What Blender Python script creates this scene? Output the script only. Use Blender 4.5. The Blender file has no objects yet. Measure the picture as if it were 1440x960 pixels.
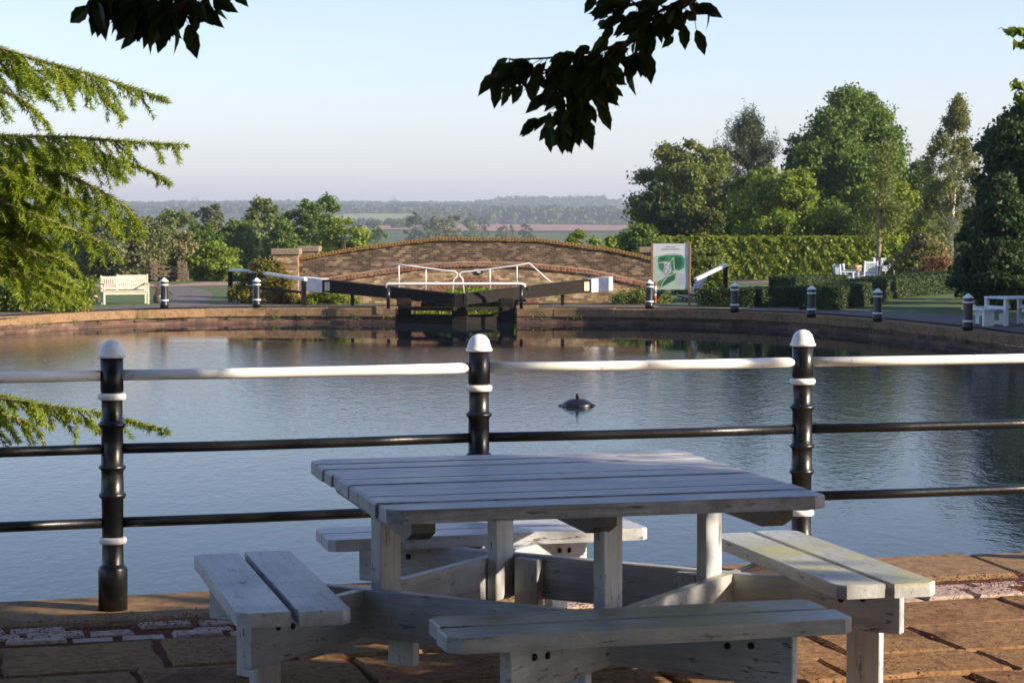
import bpy, bmesh, math, random
import numpy as np
from mathutils import Vector, Matrix, geometry
R = math.radians
S = bpy.context.scene
COL = S.collection

# ------------------------------------------------------------------ camera, sky, sun, exposure
F = 3000.0; HZ = 315.0; CZ = 1.66; NK = CZ / 1.70
PITCH = math.atan((480 - HZ) / F)
cam = bpy.data.cameras.new('camera'); camo = bpy.data.objects.new('camera', cam); COL.objects.link(camo)
cam.sensor_width = 36; cam.lens = F / 1440 * 36; cam.clip_end = 20000; cam.clip_start = 0.1
camo.location = (0, 0, CZ); camo.rotation_euler = (R(90) - PITCH, 0, 0)
cam.dof.use_dof = True; cam.dof.focus_distance = 11.0; cam.dof.aperture_fstop = 13
S.camera = camo
SUN_EL = R(21); SUN_AZ = R(19); SUN_D = Vector((math.cos(SUN_AZ) * math.cos(SUN_EL), -math.sin(SUN_AZ) * math.cos(SUN_EL), math.sin(SUN_EL))).normalized()
w = bpy.data.worlds.new('World'); S.world = w; w.use_nodes = True
nt = w.node_tree; bg = nt.nodes['Background']
sky = nt.nodes.new('ShaderNodeTexSky'); sky.sky_type = 'NISHITA'; sky.sun_disc = False
sky.sun_elevation = SUN_EL
sky.sun_rotation = math.atan2(SUN_D.x, SUN_D.y)
sky.altitude = 50; sky.air_density = 1.0; sky.dust_density = 0.35; sky.ozone_density = 2.2
tint = nt.nodes.new('ShaderNodeMix'); tint.data_type = 'RGBA'; tint.blend_type = 'MULTIPLY'; tint.inputs[0].default_value = 1
tint.inputs[7].default_value = (1.0, .94, 1.09, 1)
nt.links.new(sky.outputs[0], tint.inputs[6]); nt.links.new(tint.outputs[2], bg.inputs[0]); bg.inputs[1].default_value = 0.100
sl = bpy.data.lights.new('sun', 'SUN'); sl.energy = 5.0; sl.angle = R(0.53); sl.color = (1.0, 0.83, 0.62)
so = bpy.data.objects.new('sun', sl); COL.objects.link(so); so.rotation_euler = SUN_D.to_track_quat('Z', 'Y').to_euler()
so.location = SUN_D * 50
S.view_settings.view_transform = 'Standard'; S.view_settings.look = 'None'
S.view_settings.exposure = 1.12; S.view_settings.gamma = 1
S.view_settings.use_curve_mapping = False
S.render.engine = 'CYCLES'
try:
    S.cycles.max_bounces = 8; S.cycles.transparent_max_bounces = 8; S.cycles.volume_bounces = 0
    S.cycles.use_denoising = True
except Exception: pass

WZ = CZ - 2.95      # water level
BZ = CZ - 2.48      # far bank level

def at(px, py, y):
    """world point seen at photo pixel at forward distance y"""
    cp, sp = math.cos(PITCH), math.sin(PITCH)
    d = Vector((px - 720, F * cp + (480 - py) * sp, -F * sp + (480 - py) * cp))
    return Vector((0, 0, CZ)) + d * (y / d.y)
def gz(px, py, z):
    cp, sp = math.cos(PITCH), math.sin(PITCH)
    d = Vector((px - 720, F * cp + (480 - py) * sp, -F * sp + (480 - py) * cp))
    return Vector((0, 0, CZ)) + d * ((z - CZ) / d.z)

# ------------------------------------------------------------------ object helpers
def tag(o, label=None, cat=None, group=None, kind=None):
    if label: o['label'] = label
    if cat: o['category'] = cat
    if group: o['group'] = group
    if kind: o['kind'] = kind
    return o
def thing(name, loc=(0, 0, 0), rz=0, label=None, cat=None, group=None):
    o = bpy.data.objects.new(name, None); COL.objects.link(o)
    o.location = loc; o.rotation_euler = (0, 0, rz); o.empty_display_size = 0.2
    return tag(o, label, cat, group)
def copy_tree(o, parent=None):
    c = o.copy(); COL.objects.link(c); c.parent = parent
    for ch in [x for x in bpy.data.objects if x.parent == o]: copy_tree(ch, c)
    return c

class MB:
    def __init__(s): s.v = []; s.f = []; s.uv = {}; s.smooth = []
    def add(s, vs, fs, uvs=None, smooth=False):
        b = len(s.v); s.v += [tuple(x) for x in vs]
        for i, f in enumerate(fs):
            if uvs: s.uv[len(s.f)] = uvs[i]
            s.f.append(tuple(b + k for k in f)); s.smooth.append(smooth)
        return s
    def box(s, c, sz, M=None, ch=0.0):
        """box centre c, size sz, optional edge chamfer ch (all edges)"""
        hx, hy, hz = sz[0] / 2, sz[1] / 2, sz[2] / 2; c = Vector(c)
        if ch <= 0:
            vs = [Vector((x, y, z)) for z in (-hz, hz) for x, y in ((-hx, -hy), (hx, -hy), (hx, hy), (-hx, hy))]
            fs = [(3, 2, 1, 0), (4, 5, 6, 7), (0, 1, 5, 4), (1, 2, 6, 5), (2, 3, 7, 6), (3, 0, 4, 7)]
        else:
            ch = min(ch, hx * .9, hy * .9, hz * .9)
            vs = []; ids = {}
            for sx in (-1, 1):
                for sy in (-1, 1):
                    for sz_ in (-1, 1):
                        for ax in range(3):
                            p = [sx * (hx - ch), sy * (hy - ch), sz_ * (hz - ch)]
                            p[ax] = (sx * hx, sy * hy, sz_ * hz)[ax]
                            ids[(sx, sy, sz_, ax)] = len(vs); vs.append(Vector(p))
            fs = []
            sg = (-1, 1)
            def key(d, ax): return ids[(d[0], d[1], d[2], ax)]
            for ax in range(3):
                a, b = [k for k in range(3) if k != ax]
                for q in sg:
                    loop = []
                    for (u, v_) in ((-1, -1), (1, -1), (1, 1), (-1, 1)):
                        d = [0, 0, 0]; d[ax] = q; d[a] = u; d[b] = v_; loop.append(key(d, ax))
                    fs.append(loop)
                    for q2 in ():
                        pass
            for ax in range(3):          # edges parallel to ax
                a, b = [k for k in range(3) if k != ax]
                for u in sg:
                    for v_ in sg:
                        d0 = [0, 0, 0]; d1 = [0, 0, 0]; d0[ax] = -1; d1[ax] = 1
                        d0[a] = d1[a] = u; d0[b] = d1[b] = v_
                        fs.append([key(d0, a), key(d1, a), key(d1, b), key(d0, b)])
            for sx in sg:
                for sy in sg:
                    for sz_ in sg: fs.append([ids[(sx, sy, sz_, k)] for k in range(3)])
            ff = []
            for f in fs:               # orient outward
                P = [vs[k] for k in f]; n = (P[1] - P[0]).cross(P[2] - P[0]); m = sum(P, Vector()) / len(P)
                ff.append(tuple(f) if n.dot(m) > 0 else tuple(reversed(f)))
            fs = ff
        if M is not None: vs = [M @ p for p in vs]
        return s.add([p + c for p in vs], fs)
    def beam(s, p0, p1, w_, h, ch=0.0, up=Vector((0, 0, 1))):
        p0, p1 = Vector(p0), Vector(p1); d = p1 - p0; L = d.length; x = d.normalized()
        y = up.cross(x).normalized(); z = x.cross(y)
        M = Matrix((x, y, z)).transposed()
        return s.box((p0 + p1) / 2, (L, w_, h), M, ch)
    def prism(s, poly, z0, z1, ch=0.0):
        """vertical prism of xy polygon (ccw)"""
        n = len(poly); c = sum((Vector(p) for p in poly), Vector((0, 0))) / n
        if ch > 0:
            inn = [Vector(p) + (c - Vector(p)).normalized() * ch for p in poly]
            vs = [(p[0], p[1], z0) for p in poly] + [(p[0], p[1], z1 - ch) for p in poly] + [(p.x, p.y, z1) for p in inn]
            fs = [tuple(range(n - 1, -1, -1)), tuple(range(2 * n, 3 * n))]
            for i in range(n):
                j = (i + 1) % n; fs += [(i, j, n + j, n + i), (n + i, n + j, 2 * n + j, 2 * n + i)]
        else:
            vs = [(p[0], p[1], z0) for p in poly] + [(p[0], p[1], z1) for p in poly]
            fs = [tuple(range(n - 1, -1, -1)), tuple(range(n, 2 * n))]
            for i in range(n): j = (i + 1) % n; fs.append((i, j, n + j, n + i))
        return s.add(vs, fs)
    def tube(s, pts, r, seg=10, cap=True, smooth=True):
        pts = [Vector(p) for p in pts]; n = len(pts)
        if not isinstance(r, (list, tuple)): r = [r] * n
        vs = []; ref = None
        for i, p in enumerate(pts):
            t = (pts[min(i + 1, n - 1)] - pts[max(i - 1, 0)]).normalized()
            if ref is None:
                ref = Vector((0, 0, 1)) if abs(t.z) < .9 else Vector((1, 0, 0))
            a = t.cross(ref).normalized(); b = a.cross(t); ref = b
            for k in range(seg):
                q = 2 * math.pi * k / seg
                vs.append(p + (a * math.cos(q) + b * math.sin(q)) * r[i])
        fs = []
        for i in range(n - 1):
            for k in range(seg):
                k2 = (k + 1) % seg
                fs.append((i * seg + k, (i + 1) * seg + k, (i + 1) * seg + k2, i * seg + k2))
        s.add(vs, fs, smooth=smooth)
        if cap:
            b = len(s.v) - len(vs)
            s.f.append(tuple(b + k for k in range(seg))); s.smooth.append(False)
            s.f.append(tuple(b + (n - 1) * seg + k for k in reversed(range(seg)))); s.smooth.append(False)
        return s
    def lathe(s, prof, c=(0, 0, 0), seg=24, smooth=True):
        """prof: list of (r,z) bottom to top"""
        c = Vector(c); vs = []
        for r, z in prof:
            for k in range(seg):
                q = 2 * math.pi * k / seg; vs.append(c + Vector((r * math.cos(q), r * math.sin(q), z)))
        n = len(prof); fs = []
        for i in range(n - 1):
            for k in range(seg):
                k2 = (k + 1) % seg; fs.append((i * seg + k, i * seg + k2, (i + 1) * seg + k2, (i + 1) * seg + k))
        fs.append(tuple(reversed(range(seg)))); fs.append(tuple((n - 1) * seg + k for k in range(seg)))
        return s.add(vs, fs, smooth=smooth)
    def build(s, name, m, parent=None, loc=None, autosmooth=False):
        me = bpy.data.meshes.new(name); me.from_pydata(s.v, [], s.f)
        if s.uv:
            ul = me.uv_layers.new(name='UVMap')
            for i, p in enumerate(me.polygons):
                u = s.uv.get(i)
                if u:
                    for k, li in enumerate(p.loop_indices): ul.data[li].uv = u[k]
        me.polygons.foreach_set('use_smooth', s.smooth)
        me.materials.append(m); me.update()
        o = bpy.data.objects.new(name, me); COL.objects.link(o)
        if parent is not None: o.parent = parent
        if loc is not None: o.location = loc
        return o

def np_mesh(name, V, Fq, m, parent=None, tri=False):
    """fast mesh of numpy verts (n,3) and faces (m,4) or (m,3)"""
    me = bpy.data.meshes.new(name); k = Fq.shape[1]
    me.vertices.add(len(V)); me.vertices.foreach_set('co', V.astype(np.float32).ravel())
    me.loops.add(Fq.size); me.loops.foreach_set('vertex_index', Fq.astype(np.int32).ravel())
    me.polygons.add(len(Fq)); me.polygons.foreach_set('loop_start', np.arange(0, Fq.size, k, dtype=np.int32))
    me.update(calc_edges=True); me.materials.append(m)
    o = bpy.data.objects.new(name, me); COL.objects.link(o)
    if parent is not None: o.parent = parent
    return o

# ------------------------------------------------------------------ materials
def new_mat(name):
    m = bpy.data.materials.new(name); m.use_nodes = True
    return m, m.node_tree, m.node_tree.nodes['Principled BSDF']
def N(t, typ, **kw):
    n = t.nodes.new(typ)
    for k, v in kw.items():
        if hasattr(n, k) and not k[0].isupper(): setattr(n, k, v)
        else: n.inputs[k].default_value = v
    return n
def ramp(t, src, stops):
    r = t.nodes.new('ShaderNodeValToRGB'); t.links.new(src, r.inputs[0])
    els = r.color_ramp.elements
    while len(els) < len(stops): els.new(0.5)
    for e, (p, c) in zip(els, stops): e.position = p; e.color = (*c, 1) if len(c) == 3 else c
    return r.outputs[0]
def mix(t, fac, a, b, mode='MIX'):
    n = t.nodes.new('ShaderNodeMix'); n.data_type = 'RGBA'; n.blend_type = mode
    for i, x in ((0, fac), (6, a), (7, b)):
        if hasattr(x, 'is_linked'): t.links.new(x, n.inputs[i])
        elif i == 0: n.inputs[0].default_value = x
        else: n.inputs[i].default_value = (*x, 1)
    return n.outputs[2]
def coords(t, scale=(1, 1, 1), uv=False, rot=(0, 0, 0)):
    c = t.nodes.new('ShaderNodeTexCoord'); mp = t.nodes.new('ShaderNodeMapping')
    mp.inputs['Scale'].default_value = scale; mp.inputs['Rotation'].default_value = rot
    t.links.new(c.outputs['UV' if uv else 'Object'], mp.inputs[0]); return mp.outputs[0]
def noise(t, vec, scale, detail=4, rough=.6, out=0):
    n = N(t, 'ShaderNodeTexNoise', Scale=scale, Detail=detail, Roughness=rough); t.links.new(vec, n.inputs['Vector']); return n.outputs[out]
def bump(t, bsdf, h, strength=.3, dist=.01, nrm=None):
    b = N(t, 'ShaderNodeBump', Strength=strength, Distance=dist); t.links.new(h, b.inputs['Height'])
    if nrm: t.links.new(nrm, b.inputs['Normal'])
    t.links.new(b.outputs[0], bsdf.inputs['Normal']); return b.outputs[0]

def m_simple(name, c1, c2, scale=8, rough=.6, bs=.2, bd=.01, metal=0, spec=None, stretch=(1, 1, 1), lo=.35, hi=.65):
    m, t, b = new_mat(name); v = coords(t, stretch); n = noise(t, v, scale, 6)
    t.links.new(ramp(t, n, [(lo, c1), (hi, c2)]), b.inputs['Base Color'])
    b.inputs['Roughness'].default_value = rough; b.inputs['Metallic'].default_value = metal
    if spec is not None: b.inputs['Specular IOR Level'].default_value = spec
    if bs: bump(t, b, n, bs, bd)
    return m

def m_leaf(name, cols, scale=.6, trans=.35, rough=.55, tcol=None, var=.5):
    m, t, b = new_mat(name); v = coords(t); g = t.nodes.new('ShaderNodeNewGeometry')
    n = noise(t, v, scale, 3); 
    a = N(t, 'ShaderNodeMath', operation='MULTIPLY_ADD'); a.inputs[1].default_value = var; a.inputs[2].default_value = 0
    t.links.new(g.outputs['Random Per Island'], a.inputs[0])
    s = N(t, 'ShaderNodeMath', operation='MULTIPLY_ADD'); s.inputs[1].default_value = 1 - var * .55
    t.links.new(n, s.inputs[0]); t.links.new(a.outputs[0], s.inputs[2])
    k = len(cols); c = ramp(t, s.outputs[0], [(.25 + .6 * i / max(1, k - 1), x) for i, x in enumerate(cols)])
    t.links.new(c, b.inputs['Base Color']); b.inputs['Roughness'].default_value = rough
    b.inputs['Specular IOR Level'].default_value = .3
    tr = t.nodes.new('ShaderNodeBsdfTranslucent')
    tc = mix(t, 1.0, c, tcol or (1.25, 1.2, .45), 'MULTIPLY'); t.links.new(tc, tr.inputs[0])
    ms = t.nodes.new('ShaderNodeMixShader'); ms.inputs[0].default_value = trans
    t.links.new(b.outputs[0], ms.inputs[1]); t.links.new(tr.outputs[0], ms.inputs[2])
    t.links.new(ms.outputs[0], t.nodes['Material Output'].inputs[0])
    return m

def m_white_wood(name, moss=0.0, stretch=(.35, 6, 6), dirt=.5, base=(.50, .52, .54), low=.62, rot=0):
    """weathered white paint: grain, dark flecks, mould, optional yellow green algae"""
    m, t, b = new_mat(name); v1 = coords(t)
    def rc(sc):
        mp = t.nodes.new('ShaderNodeMapping'); mp.inputs['Scale'].default_value = sc; t.links.new(coords(t, rot=(0, 0, R(rot))), mp.inputs[0]); return mp.outputs[0]
    v = rc(stretch)
    sm = tuple(x if x < 1 else x * .22 for x in stretch); v2 = rc(tuple(1.0 if x < 1 else 4.5 for x in stretch))
    g = noise(t, v, 6, 7, .7); bl = noise(t, v1, 4.5, 6, .7); sp = noise(t, v2, 7, 7, .72); sp2 = noise(t, v1, 38, 4, .7); mo = noise(t, v1, 2.3, 6, .7)
    c = ramp(t, g, [(.25, tuple(x * low for x in base)), (.52, base), (.75, tuple(min(1, x * 1.15) for x in base))])
    c = mix(t, ramp(t, bl, [(.40, (dirt, dirt, dirt)), (.60, (0, 0, 0))]), c, tuple(x * .5 for x in base))
    c = mix(t, ramp(t, sp, [(.585, (0, 0, 0)), (.64, (.92, .92, .92))]), c, (.075, .07, .06))
    c = mix(t, ramp(t, sp2, [(.72, (0, 0, 0)), (.76, (.8, .8, .8))]), c, (.06, .055, .05))
    if moss > 0:
        gn = t.nodes.new('ShaderNodeNewGeometry'); sx = t.nodes.new('ShaderNodeSeparateXYZ'); t.links.new(gn.outputs['Normal'], sx.inputs[0])
        f = mix(t, 1.0, ramp(t, mo, [(.60 - .28 * moss, (0, 0, 0)), (.74 - .2 * moss, (1, 1, 1))]), ramp(t, sx.outputs[2], [(.4, (.12, .12, .12)), (.8, (.8, .8, .8))]), 'MULTIPLY')
        mc = ramp(t, bl, [(.3, (.16, .15, .05)), (.6, (.36, .34, .10))])
        c = mix(t, f, c, mc)
    t.links.new(c, b.inputs['Base Color'])
    t.links.new(ramp(t, bl, [(.3, (.30, .30, .30)), (.7, (.52, .52, .52))]), b.inputs['Roughness'])
    b.inputs['Specular IOR Level'].default_value = .45
    h = mix(t, .5, g, sp); bump(t, b, h, .6, .006)
    return m

M = {}
M['wood'] = m_white_wood('white_painted_wood', 0)
M['wood_u'] = m_white_wood('white_painted_beam', 0, rot=-45)
M['wood_w'] = m_white_wood('white_painted_cross_beam', 0, rot=45)
M['wood_u_moss'] = m_white_wood('mossy_white_beam', .75, dirt=.6, rot=-45)
M['wood_y'] = m_white_wood('white_painted_wood_across', 0, (6, .35, 6))
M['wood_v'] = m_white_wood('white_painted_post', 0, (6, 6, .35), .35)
M['wood_top'] = m_white_wood('weathered_table_paint', .0, (.3, 8, 8), 1.0, (.42, .435, .475), .2)
M['wood_dark'] = m_white_wood('damp_dark_timber', .3, (6, .35, 6), .9, (.10, .10, .10))  # much darker base tone, used for the bearers under the top
M['wood_moss'] = m_white_wood('mossy_white_wood', .72, (6, .35, 6), .5)
M['wood_moss_x'] = m_white_wood('mossy_white_wood_along', .75, (.35, 6, 6), .6)
M['white_metal'] = m_simple('white_painted_iron', (.50, .47, .43), (.84, .84, .82), 26, .38, .25, .002, lo=.27, hi=.40)
M['black_metal'] = m_simple('black_painted_iron', (.007, .008, .010), (.030, .024, .021), 30, .33, .5, .003, lo=.58, hi=.76)
M['bolt'] = m_simple('rusty_bolt', (.015, .012, .011), (.04, .028, .02), 60, .5, .1, .001, metal=.6)
M['dark_timber'] = m_simple('black_lock_timber', (.006, .005, .0045), (.026, .020, .016), 5, .7, .4, .01, spec=.15, stretch=(.4, 4, 4))
M['teak'] = m_simple('bleached_teak', (.42, .38, .29), (.70, .66, .54), 14, .7, .3, .003, stretch=(.6, 3, 3))
M['white_far'] = m_simple('white_paint', (.6, .61, .63), (.82, .82, .8), 6, .5, .1, .003)
M['blue_white'] = m_simple('pale_blue_paint', (.44, .50, .60), (.58, .64, .72), 9, .5, .1, .003)  # white furniture paint with the bluish lawn shade put into its colour
M['bark'] = m_simple('brown_bark', (.05, .035, .022), (.16, .12, .08), 6, .9, .8, .03, stretch=(3, 3, .6))
M['bark_pale'] = m_simple('pale_bark', (.16, .11, .07), (.34, .26, .18), 6, .9, .6, .02, stretch=(3, 3, .6))
M['bark_birch'] = m_simple('birch_bark', (.12, .1, .08), (.75, .72, .66), 9, .8, .3, .02, stretch=(1, 1, 3), lo=.35, hi=.45)
M['terracotta'] = m_simple('ochre_glazed_pot', (.40, .25, .09), (.62, .42, .18), 6, .45, .1, .003)
M['dark_pot'] = m_simple('dark_glazed_pot', (.05, .04, .035), (.12, .09, .07), 6, .4, .1, .003)
M['fieldwood'] = m_simple('grey_split_timber', (.06, .045, .03), (.26, .19, .12), 8, .9, .4, .01, stretch=(3, 3, .6))

def m_stone(name, cols, scale=2.5, bs=.6, rough=.8, moss=None):
    m, t, b = new_mat(name); v = coords(t); g = t.nodes.new('ShaderNodeNewGeometry')
    n = noise(t, v, scale, 8, .7); n2 = noise(t, v, scale * 7, 6, .7)
    mu = N(t, 'ShaderNodeMath', operation='MULTIPLY_ADD'); mu.inputs[1].default_value = .35
    t.links.new(g.outputs['Random Per Island'], mu.inputs[0])
    m2 = N(t, 'ShaderNodeMath', operation='MULTIPLY_ADD'); m2.inputs[1].default_value = .68; t.links.new(n, m2.inputs[0]); t.links.new(m2.outputs[0], mu.inputs[2])
    k = len(cols); c = ramp(t, mu.outputs[0], [(.3 + .45 * i / (k - 1), x) for i, x in enumerate(cols)])
    c = mix(t, ramp(t, n2, [(.45, (0, 0, 0)), (.7, (.6, .6, .6))]), c, tuple(x * .4 for x in cols[0]))
    if moss: c = mix(t, ramp(t, noise(t, v, 1.3, 6, .7), [(.52, (0, 0, 0)), (.66, (.75, .75, .75))]), c, moss)
    t.links.new(c, b.inputs['Base Color']); b.inputs['Roughness'].default_value = rough
    b.inputs['Specular IOR Level'].default_value = .06
    bump(t, b, mix(t, .5, n, n2), bs, .02); return m
M['flag'] = m_stone('sandstone_flags', [(.018, .011, .007), (.080, .044, .024), (.29, .17, .085)], 3.2, 1.0, moss=(.085, .03, .018))
M['coping'] = m_stone('old_coping_stone', [(.06, .038, .024), (.15, .095, .055), (.27, .175, .10)], 1.8, .6, moss=(.10, .085, .035))
M['sett'] = m_stone('brick_setts', [(.16, .11, .09), (.36, .26, .22), (.50, .39, .33)], 4, .6)
M['bed'] = m_stone('earth_joint', [(.05, .02, .012), (.10, .035, .02), (.16, .06, .03)], 30, .9)
M['litter'] = m_leaf('red_brown_litter', [(.09, .03, .015), (.17, .055, .025), (.26, .13, .06)], 3, .1)
M['slab'] = m_stone('grey_stone', [(.09, .07, .05), (.17, .13, .09), (.28, .22, .15)], 3, .4)

def m_brick(name, c1, c2, c3, bw=.24, bh=.08, mortar=(.30, .25, .19), dark=None, stain=(.05, .04, .03), sf=.5, lichen=None):
    m, t, b = new_mat(name); v = coords(t, uv=True)
    br = t.nodes.new('ShaderNodeTexBrick'); dn = N(t, 'ShaderNodeTexNoise', Scale=5.0, Detail=2.0); t.links.new(v, dn.inputs['Vector'])
    vm = t.nodes.new('ShaderNodeVectorMath'); vm.operation = 'MULTIPLY_ADD'; vm.inputs[1].default_value = (.05, .05, 0); t.links.new(dn.outputs['Color'], vm.inputs[0]); t.links.new(v, vm.inputs[2]); t.links.new(vm.outputs[0], br.inputs['Vector'])
    br.inputs['Scale'].default_value = 1; br.inputs['Brick Width'].default_value = bw; br.inputs['Row Height'].default_value = bh
    br.inputs['Mortar Size'].default_value = bh * .09; br.inputs['Mortar Smooth'].default_value = .4; br.inputs['Bias'].default_value = -.1
    br.inputs['Color1'].default_value = (0, 0, 0, 1); br.inputs['Color2'].default_value = (1, 1, 1, 1); br.inputs['Mortar'].default_value = (.5, .5, .5, 1)
    n = noise(t, v, 1.1, 7, .7); n3 = noise(t, v, 6, 6, .7)
    c = ramp(t, br.outputs['Color'], [(.05, c1), (.5, c2), (.95, c3)])
    c = mix(t, br.outputs['Fac'], c, mortar)
    c = mix(t, ramp(t, n, [(.38, (sf, sf, sf)), (.62, (0, 0, 0))]), c, stain)
    c = mix(t, ramp(t, n3, [(.5, (0, 0, 0)), (.75, (.7, .7, .7))]), c, tuple(x * .5 for x in c1))
    if lichen: c = mix(t, ramp(t, noise(t, v, 2.0, 5, .7), [(.55, (0, 0, 0)), (.65, (.7, .7, .7))]), c, lichen)
    t.links.new(c, b.inputs['Base Color']); b.inputs['Roughness'].default_value = .9
    b.inputs['Specular IOR Level'].default_value = .2
    iv = N(t, 'ShaderNodeMath', operation='SUBTRACT'); iv.inputs[0].default_value = 1; t.links.new(br.outputs['Fac'], iv.inputs[1])
    bump(t, b, mix(t, .4, iv.outputs[0], n3), .6, .02); return m
M['br_wall'] = m_brick('ochre_sandstone_brick', (.24, .145, .08), (.50, .34, .19), (.76, .59, .37), bw=.19, bh=.08, sf=.55)
M['br_parapet'] = m_brick('weathered_dark_brick', (.09, .058, .038), (.19, .125, .078), (.46, .33, .20), bw=.18, bh=.07, sf=.65, stain=(.06, .042, .03))
M['br_red'] = m_brick('red_brick', (.26, .07, .035), (.36, .12, .055), (.46, .20, .10), bw=.11, bh=.24)
M['br_quay'] = m_brick('quay_brick', (.11, .06, .045), (.19, .105, .075), (.27, .17, .12), bw=.45, bh=.10, mortar=(.22, .17, .14), sf=.75, stain=(.05, .04, .032))
M['lichen_cap'] = m_stone('lichened_coping_brick', [(.08, .05, .028), (.15, .09, .042), (.26, .155, .055)], 2.5, .6)
M['asphalt'] = m_simple('path_asphalt', (.07, .058, .052), (.14, .115, .10), 3, .9, .3, .01)
M['brickpath'] = m_simple('red_brick_path', (.20, .12, .09), (.36, .24, .19), 2.5, .9, .5, .02)
M['lawn'] = m_simple('mown_lawn', (.03, .056, .006), (.08, .125, .014), 1.2, .9, .6, .05)

def m_ground():
    m, t, b = new_mat('meadow_ground'); v = coords(t)
    n = noise(t, v, .02, 5, .6); n2 = noise(t, v, 1.5, 6, .7)
    c = ramp(t, n, [(.35, (.05, .075, .022)), (.5, (.09, .115, .035)), (.65, (.13, .14, .05))])
    c = mix(t, ramp(t, n2, [(.35, (.7, .7, .7)), (.65, (0, 0, 0))]), c, (.035, .06, .013))
    t.links.new(c, b.inputs['Base Color']); b.inputs['Roughness'].default_value = .95; b.inputs['Specular IOR Level'].default_value = .1
    bump(t, b, n2, .5, .05); return m
M['ground'] = m_ground()

def m_water():
    m, t, b = new_mat('pool_water'); v = coords(t, (1, .55, 1))
    b.inputs['Base Color'].default_value = (.012, .02, .026, 1); b.inputs['Roughness'].default_value = .03
    b.inputs['IOR'].default_value = 1.13; b.inputs['Specular IOR Level'].default_value = .5
    n1 = noise(t, v, 8, 3, .6); n2 = noise(t, v, 2.2, 3, .5)
    # breeze: rippled in the middle of the pool, slack water beside the far quay and the right bank
    tc = t.nodes.new('ShaderNodeTexCoord'); sx = t.nodes.new('ShaderNodeSeparateXYZ'); t.links.new(tc.outputs['Object'], sx.inputs[0])
    wob = noise(t, coords(t), .12, 3)
    a = N(t, 'ShaderNodeMath', operation='MULTIPLY_ADD'); a.inputs[1].default_value = 16; t.links.new(wob, a.inputs[0]); t.links.new(sx.outputs[1], a.inputs[2])
    xx = N(t, 'ShaderNodeMath', operation='MULTIPLY_ADD'); xx.inputs[1].default_value = .35; t.links.new(sx.outputs[0], xx.inputs[0]); t.links.new(a.outputs[0], xx.inputs[2])
    mr = N(t, 'ShaderNodeMapRange', interpolation_type='SMOOTHSTEP')
    mr.inputs['From Min'].default_value = 55; mr.inputs['From Max'].default_value = 62; mr.inputs['To Min'].default_value = 1; mr.inputs['To Max'].default_value = .02
    t.links.new(xx.outputs[0], mr.inputs['Value'])
    mr2 = N(t, 'ShaderNodeMapRange', interpolation_type='SMOOTHSTEP')
    mr2.inputs['From Min'].default_value = 17; mr2.inputs['From Max'].default_value = 38; mr2.inputs['To Min'].default_value = .32; mr2.inputs['To Max'].default_value = 1
    t.links.new(sx.outputs[1], mr2.inputs['Value'])
    mm = N(t, 'ShaderNodeMath', operation='MULTIPLY'); t.links.new(mr.outputs[0], mm.inputs[0]); t.links.new(mr2.outputs[0], mm.inputs[1])
    h = mix(t, .4, n1, n2); hm = mix(t, 1, h, mm.outputs[0], 'MULTIPLY')
    bump(t, b, hm, .8, .021)
    return m
M['water'] = m_water()

LEAF = {
 'bright': m_leaf('leaf_bright', [(.08, .13, .012), (.15, .22, .02), (.26, .33, .04)]),
 'mid': m_leaf('leaf_mid', [(.05, .10, .016), (.095, .165, .025), (.16, .235, .045)]),
 'dark': m_leaf('leaf_dark', [(.018, .038, .012), (.034, .068, .018), (.06, .105, .026)], trans=.25),
 'olive': m_leaf('leaf_olive', [(.07, .10, .022), (.125, .165, .036), (.19, .23, .06)]),
 'grey': m_leaf('leaf_greygreen', [(.08, .10, .045), (.13, .15, .07), (.20, .21, .10)]),
 'hedge': m_leaf('leaf_hedge', [(.07, .11, .010), (.16, .215, .016), (.28, .33, .03)], trans=.35),
 'box': m_leaf('leaf_box', [(.016, .034, .009), (.028, .055, .012), (.045, .08, .016)], trans=.2),
 'birch': m_leaf('leaf_birch', [(.09, .11, .04), (.16, .18, .07), (.26, .28, .13)], trans=.45),
 'pine': m_leaf('needle_pine', [(.022, .042, .022), (.045, .07, .035), (.08, .11, .05)], trans=.15),
 'orange': m_leaf('leaf_orange_tips', [(.06, .10, .015), (.12, .15, .022), (.34, .20, .05)]),
 'bloom': m_leaf('leaf_cream_bloom', [(.05, .08, .015), (.12, .13, .035), (.42, .34, .20)]),
 'red': m_leaf('leaf_russet', [(.09, .05, .025), (.18, .09, .05), (.36, .22, .14)]),
 'larch': m_leaf('needle_cedar', [(.10, .155, .014), (.22, .31, .028), (.38, .46, .07)], scale=1.5, trans=.45),
 'far': m_leaf('leaf_far_wood', [(.022, .045, .014), (.045, .075, .024), (.08, .11, .035)], scale=.03, trans=.1),
 'cherry': m_leaf('leaf_cherry', [(.016, .034, .009), (.028, .052, .014), (.045, .075, .02)], trans=.22),
}

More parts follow.
